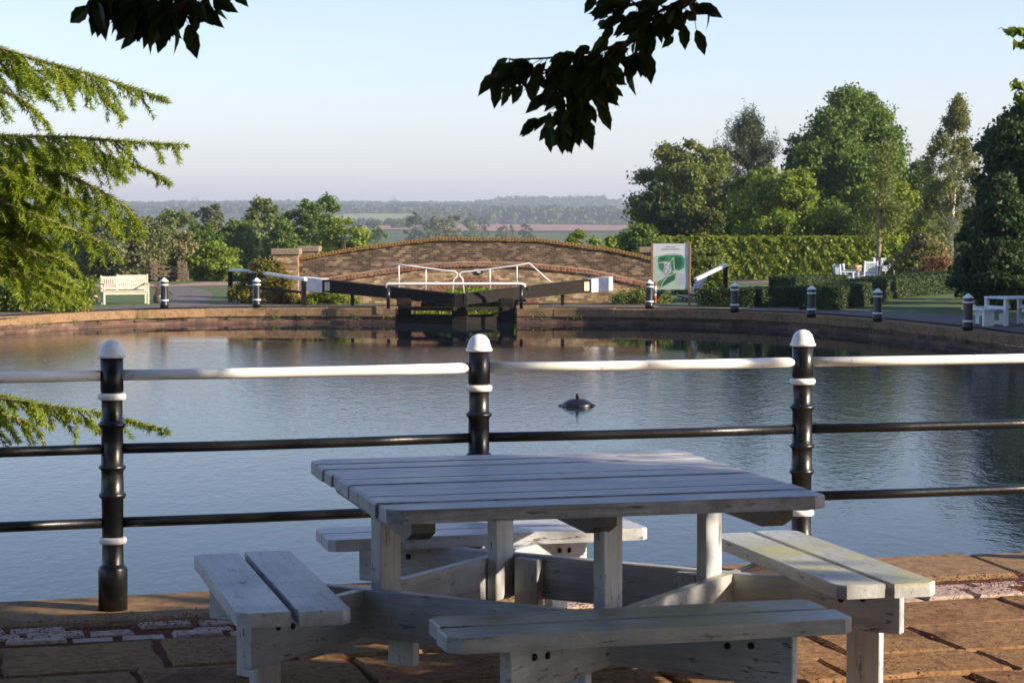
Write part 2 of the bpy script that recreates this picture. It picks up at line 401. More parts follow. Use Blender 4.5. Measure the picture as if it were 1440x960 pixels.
# ------------------------------------------------------------------ terrain height
PX = [-1e4, 14, 26, 92, 112, 150, 260, 520, 900, 1200, 1800, 2300, 2800, 3400, 4200, 6000, 9000]
PZ = [0, 0, BZ - .02, BZ - .02, BZ - .6, -4.5, -11, -13, -10.5, -6.0, -1.6, 7.0, 14.5, 24.0, 20, 5, -30]
def hgt(x, y):
    r = y
    z = float(np.interp(r, PX, PZ))
    k = min(1, max(0, (y - 200) / 1500))
    z += k * (3.0 * math.sin(x * .0021 + 1.0) + 2.0 * math.sin(x * .0057 + y * .0013) + 1.5 * math.sin(y * .006))
    return z
RIM = [(-2.28, 9.5), (-1.42, 9.80), (0, 10.27), (1.97, 10.86), (2.62, 10.98), (4.5, 11.3), (7, 12.4), (10, 15), (13, 20), (14.6, 28), (14.6, 36), (13.4, 42)]
def bz(px, py): p = gz(px, py, BZ); return (p.x, p.y)
RIM = [(x * NK, y * NK) if y < 12 else (x, y) for x, y in RIM]
RIM += [bz(1440, 472), bz(1360, 461.5), bz(1280, 453), bz(1200, 445.5), bz(1120, 440), bz(1000, 435), bz(860, 433), bz(727, 432.5)]
GATE_R = RIM[-1]; GATE_L = bz(556, 432.5)
LOCK_I = len(RIM) - 1
RIM += [GATE_L, bz(460, 432), bz(360, 432), bz(231, 434), bz(120, 438), bz(8, 444.5), (-16.2, 54.5), (-18.2, 48), (-18, 38), (-14, 27), (-9, 19.5), (-5.6, 14.5), (-5.0, 11.0), (-4.6, 9.5), (-3.6, 9.03)]
RIM = [Vector(p) for p in RIM]
def smooth_rim():
    out = []; n = len(RIM)
    for i in range(n):
        p0, p1, p2, p3 = RIM[i - 1], RIM[i], RIM[(i + 1) % n], RIM[(i + 2) % n]
        if i == LOCK_I: out.append(p1.copy()); continue
        if (i + 1) % n == LOCK_I: p3 = p2 + (p2 - p1)
        if i == LOCK_I + 1: p0 = p1 - (p2 - p1)
        k = max(1, int((p2 - p1).length / 1.0))
        for q in range(k):
            t = q / k
            out.append(.5 * ((2 * p1) + (p2 - p0) * t + (2 * p0 - 5 * p1 + 4 * p2 - p3) * t * t + (3 * p1 - p0 - 3 * p2 + p3) * t ** 3))
    return out
RS = smooth_rim()
iR = min(range(len(RS)), key=lambda i: (RS[i] - RIM[LOCK_I]).length)
iL = min(range(len(RS)), key=lambda i: (RS[i] - RIM[LOCK_I + 1]).length)
def rim_z(p):
    """coping top level along the rim: terrace level near us, bank level further on"""
    return hgt(p.x, p.y) if p.y > 14 else 0.0
LOCK = [Vector(GATE_R), Vector((GATE_R[0] + .35, 76)), Vector((GATE_L[0] + .45, 76)), Vector(GATE_L)]

def make_ground():
    pts = []; edges = []
    hole = []
    for i, p in enumerate(RS):
        hole.append(p)
        if i == iR: hole += [LOCK[1], LOCK[2]]
    n = len(hole); pts += [Vector((p.x, p.y)) for p in hole]; edges += [(i, (i + 1) % n) for i in range(n)]
    ys = [-25, -12, -4, 2, 6, 9, 12, 14, 17, 20, 23, 26, 32, 40, 48, 56, 62, 68, 74, 80, 86, 92, 98, 105, 112, 122, 135, 150, 175, 210, 260, 320, 400, 520, 700]
    y = 850
    while y < 9500: ys.append(y); y *= 1.055
    for y in ys:
        wdt = max(40, abs(y) * 1.0 + 30); k = 44
        for j in range(k + 1):
            x = (j / k * 2 - 1) * wdt
            pts.append(Vector((x + random.uniform(-.01, .01), y + random.uniform(-.01, .01))))
    r = geometry.delaunay_2d_cdt(pts, edges, [], 0, 1e-4)
    V, Fc = r[0], r[2]
    def inside(p):
        c = False; j = n - 1
        for i in range(n):
            a, b = hole[i], hole[j]
            if (a.y > p.y) != (b.y > p.y) and p.x < (b.x - a.x) * (p.y - a.y) / (b.y - a.y) + a.x: c = not c
            j = i
        return c
    mb = MB(); fs = []
    for f in Fc:
        c = sum((V[k] for k in f), Vector((0, 0))) / len(f)
        if c.y < 80 and inside(c): continue
        fs.append(f)
    vs = []
    for p in V:
        z = hgt(p.x, p.y) - .03
        if p.y < 14 and z > -.1: z = -.06
        vs.append((p.x, p.y, z))
    mb.add(vs, fs, smooth=True)
    g = mb.build('ground', M['ground']); tag(g, kind='structure')
    # water in the pool (runs a little under the walls)
    w_ = MB(); hp = [Vector((p.x, p.y)) for p in RS]; cc = Vector((-1, 34))
    out = [p + (p - cc).normalized() * .12 if i not in (iR, iL) else p for i, p in enumerate(hp)]
    w_.add([(p.x, p.y, WZ) for p in out], [tuple(range(len(out)))])
    tag(w_.build('pool_water', M['water']), kind='structure')
random.seed(3)
make_ground()

def offset_poly(P, d):
    """offset open polyline to its right hand side (outside of ccw pool)"""
    out = []
    for i, p in enumerate(P):
        a = P[max(i - 1, 0)]; b = P[min(i + 1, len(P) - 1)]; t = (b - a).normalized()
        out.append(p + Vector((t.y, -t.x)) * d)
    return out
FAR = []   # rim polylines outside the near terrace, split at the lock
idx = list(range(len(RS)))
segA = RS[:iR + 1]; segB = RS[iL:] + [RS[0]]
def quay(name, P, label_kind='structure'):
    a = MB(); L = 0; nP = len(P); O = P; 
    back = offset_poly(P, .45)
    for i in range(nP - 1):
        p, q = P[i], P[i + 1]; l = (q - p).length
        zp, zq = rim_z(p) - .24, rim_z(q) - .24
        a.add([(p.x, p.y, WZ - .6), (q.x, q.y, WZ - .6), (q.x, q.y, zq), (p.x, p.y, zp)], [(3, 2, 1, 0)],
              [[(L, zp - WZ), (L + l, zq - WZ), (L + l, -.6), (L, -.6)]]); L += l
    # brick ledge just over the water
    L = 0
    lo = offset_poly(P, -.10)
    for i in range(nP - 1):
        p, q = lo[i], lo[i + 1]; p2, q2 = P[i], P[i + 1]; l = (q - p).length; z = WZ + .09
        a.add([(p.x, p.y, WZ - .5), (q.x, q.y, WZ - .5), (q.x, q.y, z), (p.x, p.y, z), (q2.x, q2.y, z), (p2.x, p2.y, z)], [(3, 2, 1, 0), (5, 4, 2, 3)],
              [[(L, .09), (L + l, .09), (L + l, -.5), (L, -.5)], [(L, .2), (L + l, .2), (L + l, .09), (L, .09)]]); L += l
    o = a.build(name, M['br_quay']); tag(o, kind='structure')
def coping(name, P, wd, th, mat, proud=.035, blk=1.15, gap=.012, seed=1):
    """individual bevelled stones laid along the rim, one structure mesh"""
    rnd = random.Random(seed); mb = MB()
    Ls = [0]
    for i in range(1, len(P)): Ls.append(Ls[-1] + (P[i] - P[i - 1]).length)
    def pt(s):
        s = max(0, min(Ls[-1], s)); i = min(len(Ls) - 2, int(np.searchsorted(Ls, s, 'right')) - 1)
        t = (s - Ls[i]) / max(1e-6, Ls[i + 1] - Ls[i]); p = P[i].lerp(P[i + 1], t)
        d = (pt_d(i)); return p, Vector((d.y, -d.x))
    def pt_d(i): return (P[min(i + 2, len(P) - 1)] - P[max(i - 1, 0)]).normalized()
    s = 0
    while s < Ls[-1] - .1:
        l = blk * rnd.uniform(.8, 1.25); e = min(s + l, Ls[-1]); dz = rnd.uniform(-.006, .006); pr = rnd.uniform(-.01, .01)
        (p, n1), (q, n2) = pt(s + gap), pt(e - gap)
        z0, z1 = rim_z(p) + dz, rim_z(q) + dz; c = .022
        a0, a1 = p - n1 * (proud + pr), q - n2 * (proud + pr); b0, b1 = p + n1 * (wd + pr), q + n2 * (wd + pr)
        d = (a1 - a0).normalized() * c
        vs = [(a0.x, a0.y, z0 - th), (a1.x, a1.y, z1 - th), (b1.x, b1.y, z1 - th), (b0.x, b0.y, z0 - th),
              (a0.x, a0.y, z0 - c), (a1.x, a1.y, z1 - c), (b1.x, b1.y, z1 - c), (b0.x, b0.y, z0 - c)]
        for v_, nn, sg, sd in ((a0, n1, 1, 1), (a1, n2, 1, -1), (b1, n2, -1, -1), (b0, n1, -1, 1)):
            k = v_ + nn * c * sg + d * sd; vs.append((k.x, k.y, (z0 if sd == 1 else z1)))
        fs = [(0, 3, 2, 1), (8, 9, 10, 11)]
        for k in range(4):
            k2 = (k + 1) % 4; fs += [(k, k2, 4 + k2, 4 + k), (4 + k, 4 + k2, 8 + k2, 8 + k)]
        mb.add(vs, [tuple(reversed(f)) for f in fs] if False else fs); s = e
    o = mb.build(name, mat); tag(o, kind='structure'); return o
# near coping: strip from left end to right end around the terrace; far coping elsewhere
sA = [p for p in segA]
nearA = [p for p in segA if p.y < 14 ]
farA = segA[len(nearA) - 1:]
nearB = [p for p in segB if p.y < 14 and p.x > -7 and segB.index(p) > 5]
k0 = segB.index(nearB[0]); farB = segB[:k0 + 1]
near = segB[k0:-1] + nearA
quay('quay_wall', segA); quay('quay_wall', segB)
coping('near_coping', near, .62, .24, M['coping'], blk=2.6, gap=.006, seed=5)
coping('far_coping', farA, .45, .24, M['coping'], blk=2.2, gap=.004, seed=6); coping('far_coping', farB, .45, .24, M['coping'], blk=2.2, gap=.004, seed=7)

# ------------------------------------------------------------------ near terrace paving
tdir = Vector((.962, .272)).normalized(); tn = Vector((tdir.y, -tdir.x))     # along the fence, towards the camera
T0 = Vector((-1.75, 9.36)) * NK
def TP(u, v): p = T0 + tdir * u + tn * v; return Vector((p.x, p.y))
def terrace():
    rnd = random.Random(11)
    bed = MB(); bed.prism([tuple(TP(-9, .1)), tuple(TP(-9, 16)), tuple(TP(12, 16)), tuple(TP(12, .1))], -.3, -.017)
    # keep the bed inside the rim
    tag(bed.build('terrace_bed', M['bed']), kind='structure')
    st = MB()
    for row, v0, wd in ((0, .30, .105), (1, .42, .105), (2, .54, .10)):
        u = -9 + rnd.random() * .2
        while u < 11:
            l = rnd.uniform(.19, .30)
            if rnd.random() < .86:
                j = lambda: rnd.uniform(-.008, .008)
                off = .05 * math.sin(u * .6)
                q = [TP(u + j(), v0 + off + j()), TP(u + j(), v0 + wd + off + j()), TP(u + l - .022 + j(), v0 + wd + off + j()), TP(u + l - .022 + j(), v0 + off + j())]
                st.prism([tuple(x) for x in q], -.08, -.008 + rnd.uniform(-.008, .008), .012)
            u += l
    tag(st.build('brick_setts', M['sett']), kind='structure')
    fl = MB(); v = .70
    while v < 13:
        dv = rnd.uniform(.36, .62); u = -9 + rnd.random()
        while u < 11:
            l = rnd.uniform(.45, .95); j = lambda: rnd.uniform(-.011, .011)
            q = [TP(u + j(), v + j()), TP(u + j(), v + dv - .025 + j()), TP(u + l - .025 + j(), v + dv - .025 + j()), TP(u + l - .025 + j(), v + j())]
            # roughen the outline
            poly = []
            for a in range(4):
                p, r_ = q[a], q[(a + 1) % 4]
                for k in range(5):
                    x = p.lerp(r_, k / 5); poly.append((x.x + rnd.uniform(-.009, .009), x.y + rnd.uniform(-.009, .009)))
            fl.prism(poly, -.1, rnd.uniform(-.010, .004), .014); u += l
        v += dv
    tag(fl.build('flagstones', M['flag']), kind='structure')
    # dry red brown litter lying in the joints and along the setts
    n = 30000; rs = np.random.RandomState(4)
    u = rs.uniform(-2.5, 6.5, n); v = np.where(rs.rand(n) < .45, rs.normal(.42, .15, n), rs.uniform(.2, 2.6, n))
    cx = T0.x + tdir.x * u + tn.x * v; cy = T0.y + tdir.y * u + tn.y * v
    keep = (np.sin(u * 5.1) + np.sin(u * 2.3 + v * 7) + rs.normal(0, .8, n) > .1) | (v < .66) & (rs.rand(n) < .5); cx, cy = cx[keep], cy[keep]; n = len(cx)
    V, Fc = leaf_quads(np.stack([cx, cy, np.full(n, .002) + rs.uniform(0, .006, n)], 1), rs, .0065, .6, flat=.8)
    o = np_mesh('leaf_litter', V, Fc, M['litter']); tag(o, 'dry red brown leaf litter caught between the paving joints', 'leaf litter', kind='stuff')

def leaf_quads(C, rs, size, aspect=.55, flat=0.0, out=None, droop=0.0, szvar=.35):
    """diamond leaves at centres C; out = preferred normals"""
    n = len(C)
    nr = rs.normal(size=(n, 3)); 
    if out is not None: nr = nr * .75 + out
    nr[:, 2] += flat * 4
    nr /= np.linalg.norm(nr, axis=1, keepdims=True) + 1e-9
    a = rs.normal(size=(n, 3)); a[:, 2] -= droop
    a -= (a * nr).sum(1, keepdims=True) * nr; a /= np.linalg.norm(a, axis=1, keepdims=True) + 1e-9
    b = np.cross(nr, a); s = size * (1 + rs.uniform(-szvar, szvar, (n, 1)))
    V = np.stack([C - a * s, C + b * s * aspect - a * s * .1, C + a * s, C - b * s * aspect - a * s * .1], 1).reshape(-1, 3)
    return V, np.arange(4 * n).reshape(n, 4)
terrace()

# ------------------------------------------------------------------ foliage builders
def crown_points(rs, kind, H, W, n_cl, per, base=.12, D=None):
    """leaf centres and outward normals for a crown of total height H, width W, on clumps"""
    D = D or W; n_cl = int(n_cl * 1.9)
    C = []; O = []; cl = []
    while len(cl) < n_cl:
        t = rs.uniform(base, 1.0); 
        if kind == 'round': r = math.sqrt(max(0, 1 - ((t - .56) / .46) ** 2)) if t > .1 else 0
        elif kind == 'cone': r = max(0, (1.02 - t)) ** .75 * (1 if t > base + .05 else .6)
        elif kind == 'column': r = min(1, (1.02 - t) * 2.2) ** .7 * .9
        elif kind == 'bush': r = math.sqrt(max(0, 1 - (t * .98) ** 2.2))
        elif kind == 'birch': r = max(0, math.sin(math.pi * min(1, (t + .12) / 1.12) ** 1.1)) ** .8 * (1.15 - t * .5)
        else: r = 1 - t * .6
        a = rs.uniform(0, 2 * math.pi); k = r * rs.uniform(.15, 1) ** .5
        k *= 1 + .16 * math.sin(a * 3 + t * 7 + H) + .17 * math.sin(a + t * 13 + H * 5); t *= 1 + (.06 * math.sin(a * 2 + H * 3) if kind == 'round' else 0)
        cl.append((math.cos(a) * k * W / 2, math.sin(a) * k * D / 2, t * H, r))
    for (x, y, z, r) in cl:
        s = (W * .5) * rs.uniform(.10, .21) * (.6 + .4 * r); m = int(per * .72 * rs.uniform(.6, 1.4))
        d = rs.normal(size=(m, 3)); d /= np.linalg.norm(d, axis=1, keepdims=True)
        m = int(m * 1.9); d = rs.normal(size=(m, 3)); d /= np.linalg.norm(d, axis=1, keepdims=True); rad = s * np.minimum(np.abs(rs.normal(0, .75, (m, 1))) + .12, 1.9); sc = np.array([1.15, 1.15, .78 if kind != 'birch' else 1.3])
        P = np.array([x, y, z]) + d * rad * sc
        if kind == 'birch': P[:, 2] -= np.abs(rs.normal(0, .25 * s, m)) * 2
        C.append(P); O.append(d + np.array([0, 0, .5]))
    C = np.concatenate(C); O = np.concatenate(O); ok = C[:, 2] > .03 * H
    return C[ok], O[ok], cl

def tree(name, px, base_py, d, top_py, wpx, kind, leaf, label, cat='tree', group=None, trunk=True, ncl=60, per=220, ls=.16, bark='bark', base=.14, seed=1, gz_=None, lean=0, tr=.03, part='crown', D=None, x=None, xy=None):
    """tree standing at distance d whose crown top is seen at top_py"""
    rs = np.random.RandomState(seed); p = at(px, base_py, d)
    X = p.x if x is None else x
    z0 = hgt(X, d) - .03 if gz_ is None else gz_
    top = CZ + (HZ - top_py) / F * d; H = top - z0; W = wpx / F * d
    if xy: X, d, H = xy; z0 = -.03
    root = thing(name, (X, d, z0), 0, label, cat, group)
    C, O, cl = crown_points(rs, kind, H, W, ncl, per, base, D)
    C[:, 0] += lean * (C[:, 2] / H) ** 1.3
    V, Fc = leaf_quads(C, rs, ls * .72, .62, out=O * .6, droop=.5)
    np_mesh(part, V, Fc, LEAF[leaf], root)
    if trunk:
        mb = MB(); r0 = H * tr; ks = 7
        tp = [(lean * (k / ks) ** 1.3 + rs.normal(0, .012 * H) * (k > 0), rs.normal(0, .012 * H) * (k > 0), H * .95 * k / ks) for k in range(ks + 1)]
        mb.tube(tp, [r0 * (1 - .9 * k / ks) for k in range(ks + 1)], 8)
        for c in cl[::max(1, len(cl) // 22)]:
            zz = max(H * .1, c[2] * .62 - .02 * H); k = zz / (H * .95) * ks; i = min(ks - 1, int(k)); q = Vector(tp[i]).lerp(Vector(tp[i + 1]), k - i)
            e = Vector((c[0] + lean * (c[2] / H) ** 1.3, c[1], c[2])); m_ = q.lerp(e, .5) + Vector((0, 0, .03 * H))
            rr = r0 * (1 - .85 * zz / H) * .45
            mb.tube([q, m_, e], [rr, rr * .6, rr * .2], 5, smooth=True)
        mb.build('trunk', M[bark], root)
    return root

def hedge(name, P, wd, h, leaf, label, per=900, ls=.06, seed=1, cat='hedge', z0=None, taper=0, parts=True):
    """clipped hedge along polyline P (xy): solid twiggy core and leafy skin"""
    rs = np.random.RandomState(seed); mb = MB(); C = []; O = []
    P = [Vector(p) for p in P]
    c0 = P[0]; zb = (hgt(c0.x, c0.y) if z0 is None else z0) - .03
    root = thing(name, (c0.x, c0.y, zb), 0, label, cat)
    hs = h if isinstance(h, (list, tuple)) else [h] * len(P)
    for i in range(len(P) - 1):
        a, b = P[i] - c0, P[i + 1] - c0; d = (b - a); L = d.length; t = d.normalized(); n = Vector((-t.y, t.x))
        h0, h1 = hs[i], hs[i + 1]; w2 = wd / 2 - ls * 2.2
        q = [a + n * w2, a - n * w2, b - n * w2, b + n * w2]; hh = [h0, h0, h1, h1]
        mb.add([(v.x, v.y, .0) for v in q] + [(v.x, v.y, hh[k] - ls * 2) for k, v in enumerate(q)],
               [(4, 5, 6, 7), (1, 0, 4, 5)[::-1], (0, 3, 7, 4), (3, 2, 6, 7), (2, 1, 5, 6)])
        area = L * (wd + 2 * max(h0, h1)); m = int(area * per)
        r = rs.rand(m); u = rs.rand(m); hu = h0 + (h1 - h0) * u
        f = wd / (wd + 2 * max(h0, h1))
        top = r < f; side = np.where(rs.rand(m) < .5, -1, 1)
        lat = np.where(top, rs.uniform(-.5, .5, m) * wd, side * wd / 2)
        z = np.where(top, hu, rs.rand(m) * hu)
        wob = .25 * ls * np.sin(u * L * 9 + z * 7) + rs.normal(0, ls * .45, m)
        lat = lat + np.where(top, 0, side * wob); z = z + np.where(top, wob, 0)
        C.append(np.stack([a.x + d.x * u + n.x * lat, a.y + d.y * u + n.y * lat, z], 1))
        O.append(np.stack([n.x * side * ~top, n.y * side * ~top, top * 1.0 + .4], 1))
        # ends
        for e, sgn in ((a, -1), (b, 1)):
            m2 = int(wd * h0 * per * .6); l2 = rs.uniform(-.5, .5, m2) * wd
            C.append(np.stack([e.x + n.x * l2 + t.x * sgn * rs.normal(0, ls, m2), e.y + n.y * l2 + t.y * sgn * rs.normal(0, ls, m2), rs.rand(m2) * (h0 if sgn < 0 else h1)], 1))
            O.append(np.tile([t.x * sgn, t.y * sgn, .3], (m2, 1)))
    V, Fc = leaf_quads(np.concatenate(C), rs, ls, .62, out=np.concatenate(O) * 1.2)
    np_mesh('foliage', V, Fc, LEAF[leaf], root)
    mb.build('inner_growth', LEAF['box'], root)
    return root

# ------------------------------------------------------------------ iron fence round the near rim
def iron_post(name='fence_post'):
    r = thing(name, (0, 0, 0), 0)
    b = MB()
    prof = [(.064, 0), (.064, .178), (.060, .190), (.052, .196), (.047, .205), (.0465, .290), (.0465, .330), (.048, .49), (.050, .492), (.058, .499), (.060, .507), (.057, .515), (.050, .522),
            (.048, .60), (.050, .618), (.058, .624), (.060, .631), (.056, .638), (.049, .643), (.048, .800), (.054, .808), (.061, .815), (.061, .822), (.053, .830), (.046, .836), (.046, .96), (.0505, .965), (.0505, 1.118)]
    b.lathe(prof, seg=28); b.build('shaft', M['black_metal'], r)
    for z in (.307, .943):
        c = MB(); c.lathe([(.046, z - .016), (.058, z - .014), (.062, z - .004), (.062, z + .004), (.058, z + .012), (.046, z + .015)], seg=28); c.build('ring', M['white_metal'], r)
    c = MB(); c.lathe([(.050, 1.112), (.061, 1.114), (.063, 1.121), (.057, 1.128), (.053, 1.142), (.045, 1.166), (.032, 1.183), (.015, 1.191), (.002, 1.193)], seg=28); c.build('cap', M['white_metal'], r)
    return r
FP = [(-3.40, 8.93), (-1.765, 9.36), (-.158, 9.86), (1.40, 10.27), (3.03, 10.72)]
FP = [(x * NK, y * NK) for x, y in FP]
fl = ['black iron fence post with white cap beyond the left edge',
      'leftmost black iron fence post in view, standing full length on the kerb stones',
      'black iron fence post with white domed cap rising behind the middle of the table top',
      'black iron fence post with white domed cap behind the right corner of the table',
      'black iron fence post with white cap just off the right edge of the pool fence']
post0 = iron_post()
for i, (x, y) in enumerate(FP):
    o = post0 if i == 0 else copy_tree(post0)
    o.location = (x, y, 0); o.scale = (NK, NK, NK); o.rotation_euler = (R([0, -.3, .3, .25, 0][i]), R([0, .5, 0, .1, 0][i]), i * .7)
    tag(o, fl[i], 'fence post', 'iron posts of the pool fence')
nm = ['white top rail', 'black middle rail', 'black bottom rail']
span = ['beyond the left edge', 'between the left and middle posts', 'between the middle and right posts', 'right of the last post']
first = {}
for i in range(len(FP) - 1):
    a, b = Vector((*FP[i], 0)), Vector((*FP[i + 1], 0)); d = (b - a).normalized()
    for k, (z, r, m) in enumerate(((1.036, .0235, 'white_metal'), (.712, .0225, 'black_metal'), (.385, .0225, 'black_metal'))):
        mb = MB(); z *= NK; p, q = a + d * .045 + Vector((0, 0, z)), b - d * .045 + Vector((0, 0, z))
        mb.tube([p, p.lerp(q, .33) + Vector((0, 0, -.003)), p.lerp(q, .66) + Vector((0, 0, -.003)), q], r, 14)
        o = mb.build('fence_rail', M[m]); 
        sp = ['left of the leftmost post in view', 'between the leftmost and middle posts', 'between the middle and right posts', 'right of the rightmost post in view'][i]
        tag(o, nm[k].replace('rail', 'rail of iron pool fence') + ', ' + sp, 'fence rail', 'rails of the pool fence')

# ------------------------------------------------------------------ picnic table
def picnic():
    t = thing('picnic_table', (.138, 7.645, CZ - 1.70 / 1.1), R(14.8), 'large square weathered white picnic table with four attached benches in front of the fence', 'picnic table'); t.scale = (1 / 1.1,) * 3; gl = -(CZ - 1.70 / 1.1) * 1.1
    L = 1.655; zt = .704; th = .052; n = 9; gap = .009; pw = (L - gap * (n - 1)) / n; rnd = random.Random(2)
    mb = MB()
    for i in range(n):
        y0 = -L / 2 + i * (pw + gap); y1 = y0 + pw; e0, e1 = rnd.uniform(-.006, .006), rnd.uniform(-.006, .006); dz = rnd.uniform(-.003, .003)
        x0, x1 = -L / 2 + e0, L / 2 + e1; c = .055
        if i == 0: poly = [(x0 + c, y0), (x1 - c, y0), (x1, y0 + c * .7), (x1, y1), (x0, y1), (x0, y0 + c * .7)]
        elif i == n - 1: poly = [(x0, y0), (x1, y0), (x1, y1 - c), (x1 - c * 1.2, y1), (x0 + c, y1), (x0, y1 - c)]
        else: poly = [(x0, y0), (x1, y0), (x1, y1), (x0, y1)]
        # cupped plank: lengthwise strips of differing height
        ch = .007; k = 6
        mb.prism(poly, zt - th, zt - ch + dz)
        ins = .009
        if i in (0, n - 1):
            cc = Vector(((x0 + x1) / 2, (y0 + y1) / 2)); inn = [(cc.x + (p[0] - cc.x) * .996, cc.y + (p[1] - cc.y) * .95) for p in poly]
        else: inn = [(x0 + ins, y0 + ins), (x1 - ins, y0 + ins), (x1 - ins, y1 - ins), (x0 + ins, y1 - ins)]
        m_ = len(poly)
        mb.add([(p[0], p[1], zt - ch + dz) for p in poly] + [(p[0], p[1], zt + dz) for p in inn], [(a, (a + 1) % m_, m_ + (a + 1) % m_, m_ + a) for a in range(m_)] + [tuple(range(m_, 2 * m_))])
    mb.build('tabletop', M['wood_top'], t)
    for x in (-.69, -.02, .66):
        b = MB(); z0, z1 = zt - th - .075, zt - th - .002; a, e = .74, .80
        vs = []
        for sx in (-.0425, .0425):
            vs += [(x + sx, -e, z1), (x + sx, -e, z1 - .035), (x + sx, -a + .04, z0), (x + sx, a - .04, z0), (x + sx, e, z1 - .035), (x + sx, e, z1)]
        b.add(vs, [(0, 1, 2, 3, 4, 5), (11, 10, 9, 8, 7, 6)] + [(k, (k + 1) % 6, 6 + (k + 1) % 6, 6 + k)[::-1] for k in range(6)])
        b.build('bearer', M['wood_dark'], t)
    q = math.sqrt(.5)
    def uv(u, v): return (u * q - v * q, u * q + v * q)      # U axis at +45deg, V axis at +135deg
    RU = Matrix.Rotation(R(45), 3, 'Z'); off = .537; E = 1.27; bt = .045; top = .288; bh = .184
    for s in (-1, 1):
        b = MB(); c = uv(0, s * off); b.box((c[0], c[1], top - bh / 2), (2 * E, bt, bh), RU, .004)
        b.build('beam', M['wood_u_moss'] if s < 0 else M['wood_u'], t)
        b = MB(); c = uv(s * off, 0); b.box((c[0], c[1], top - bh / 2 + .003), (bt, 2 * E, bh), RU, .004)
        b.build('beam', M['wood_w'], t)
        for s2 in (-1, 1):
            # table legs, boarded to the inner face of the long beams
            u = s2 * (off - bt / 2 - .0745); v = s * (off - bt - .003); c = uv(u, v)
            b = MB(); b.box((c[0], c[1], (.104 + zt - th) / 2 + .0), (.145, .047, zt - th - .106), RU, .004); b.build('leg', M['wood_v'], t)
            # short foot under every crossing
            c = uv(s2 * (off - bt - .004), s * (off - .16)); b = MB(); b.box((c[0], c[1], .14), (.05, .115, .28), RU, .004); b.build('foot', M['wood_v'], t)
            # bench legs on the far faces of the beams
            u = s2 * 1.10; v = s * off + bt + .002; c = uv(u, v if True else 0)
            b = MB(); b.box((c[0], c[1], (.286 + gl) / 2), (.14, bt, .286 - gl), RU, .004); b.build('bench_leg', M['wood_v'], t)
            u = s2 * off + (bt + .002); v = s * 1.10; c = uv(u, v)
            b = MB(); b.box((c[0], c[1], (.286 + gl) / 2), (bt, .14, .286 - gl), RU, .004); b.build('bench_leg', M['wood_v'], t)
            # coach bolts in the visible faces
            for k, (du, z) in enumerate(((-.055, .235), (.035, .225))):
                c0 = Vector((*uv(s2 * (1.06) + du, s * off - bt / 2 - .001), z)); n_ = Vector((*uv(0, -1), 0))
                b = MB(); b.tube([c0, c0 + n_ * .006, c0 + n_ * .010], [.013, .012, .006], 10); b.build('bolt', M['bolt'], t)
                c0 = Vector((*uv(s2 * off - bt / 2 - .001, s * 1.06 + du), z)); n_ = Vector((*uv(-1, 0), 0))
                b = MB(); b.tube([c0, c0 + n_ * .006, c0 + n_ * .010], [.013, .012, .006], 10); b.build('bolt', M['bolt'], t)
    # benches
    hl = .715; pw = .187; g = .028; th = .052; zb = .341
    for k, (ax, mt, lb) in enumerate((('x-', 'wood_y', None), ('x+', 'wood_moss', 'bench seat with yellow moss on its planks'), ('y-', 'wood_moss_x', 'bench seat with green mould and flaking paint, nearest the camera'), ('y+', 'wood', None))):
        b = MB()
        for s in (-1, 1):
            for_out = s * (pw / 2 + g / 2); lx = hl + rnd.uniform(-.012, .012); c = .042
            cx = (1.133 + for_out)
            # polygon with clipped corners on the outside long edge of each plank's outer side
            y0, y1 = cx - pw / 2, cx + pw / 2
            if s > 0: poly = [(-lx, y0), (lx, y0), (lx, y1 - c), (lx - c, y1), (-lx + c, y1), (-lx, y1 - c)]
            else: poly = [(-lx + c * .7, y0), (lx - c * .7, y0), (lx, y0 + c * .7), (lx, y1), (-lx, y1), (-lx, y0 + c * .7)]
            def tf(p):
                x, y = p
                return {'y+': (x, y), 'y-': (-x, -y), 'x-': (-y, x), 'x+': (y, -x)}[ax]
            pl = [tf(p) for p in poly]
            b.prism(pl, zb - th, zb + rnd.uniform(-.002, .002), .006)
        o = b.build('bench_seat', M[mt], t)
        if lb: o['label'] = lb
picnic()

# ------------------------------------------------------------------ bollards along the far banks
def bollard(name='bollard'):
    r = thing(name); b = MB()
    b.lathe([(.125, 0), (.125, .17), (.118, .175), (.112, .20), (.108, .78), (.106, .80)], seg=14); b.build('shaft', M['black_metal'], r)
    for z, rr in ((.235, .128), (.70, .126)):
        c = MB(); c.lathe([(rr - .02, z - .024), (rr, z - .02), (rr, z + .02), (rr - .02, z + .024)], seg=14); c.build('ring', M['white_metal'], r)
    c = MB(); c.lathe([(.108, .795), (.13, .80), (.125, .825), (.075, .86), (.04, .90), (.001, .92)], seg=14); c.build('cap', M['white_metal'], r)
    return r
bl = [(65, 438, 402, 'squat black and white bollard half hidden in the bush left of the slatted bench'),
      (231, 433, 390, 'black and white bollard just right of the pale slatted bench'),
      (361, 432, 390, 'black and white bollard in front of the orange tipped shrub and path railing'),
      (913, 434, 393, 'black and white bollard at the left foot of the map board'),
      (1033, 439, 397, 'black and white bollard first to the right of the map board, by the small lawn'),
      (1141, 446, 401, 'black and white bollard in front of the gap in the low clipped hedge'),
      (1234, 452, 405, 'black and white bollard below the tall slender tree and white garden furniture'),
      (1361, 464.5, 412, 'rightmost black and white bollard, left of the small white picnic table')]
b0 = bollard()
for i, (px, py, ty, lab) in enumerate(bl):
    o = b0 if i == 0 else copy_tree(b0); p = gz(px, py, BZ); d = p.y
    o.location = (p.x, d, BZ - .005); h = (py - ty) / F * d / .92; o.scale = (1, 1, h); o.rotation_euler = (0, 0, i)
    tag(o, lab, 'bollard', 'bollards along the far bank')

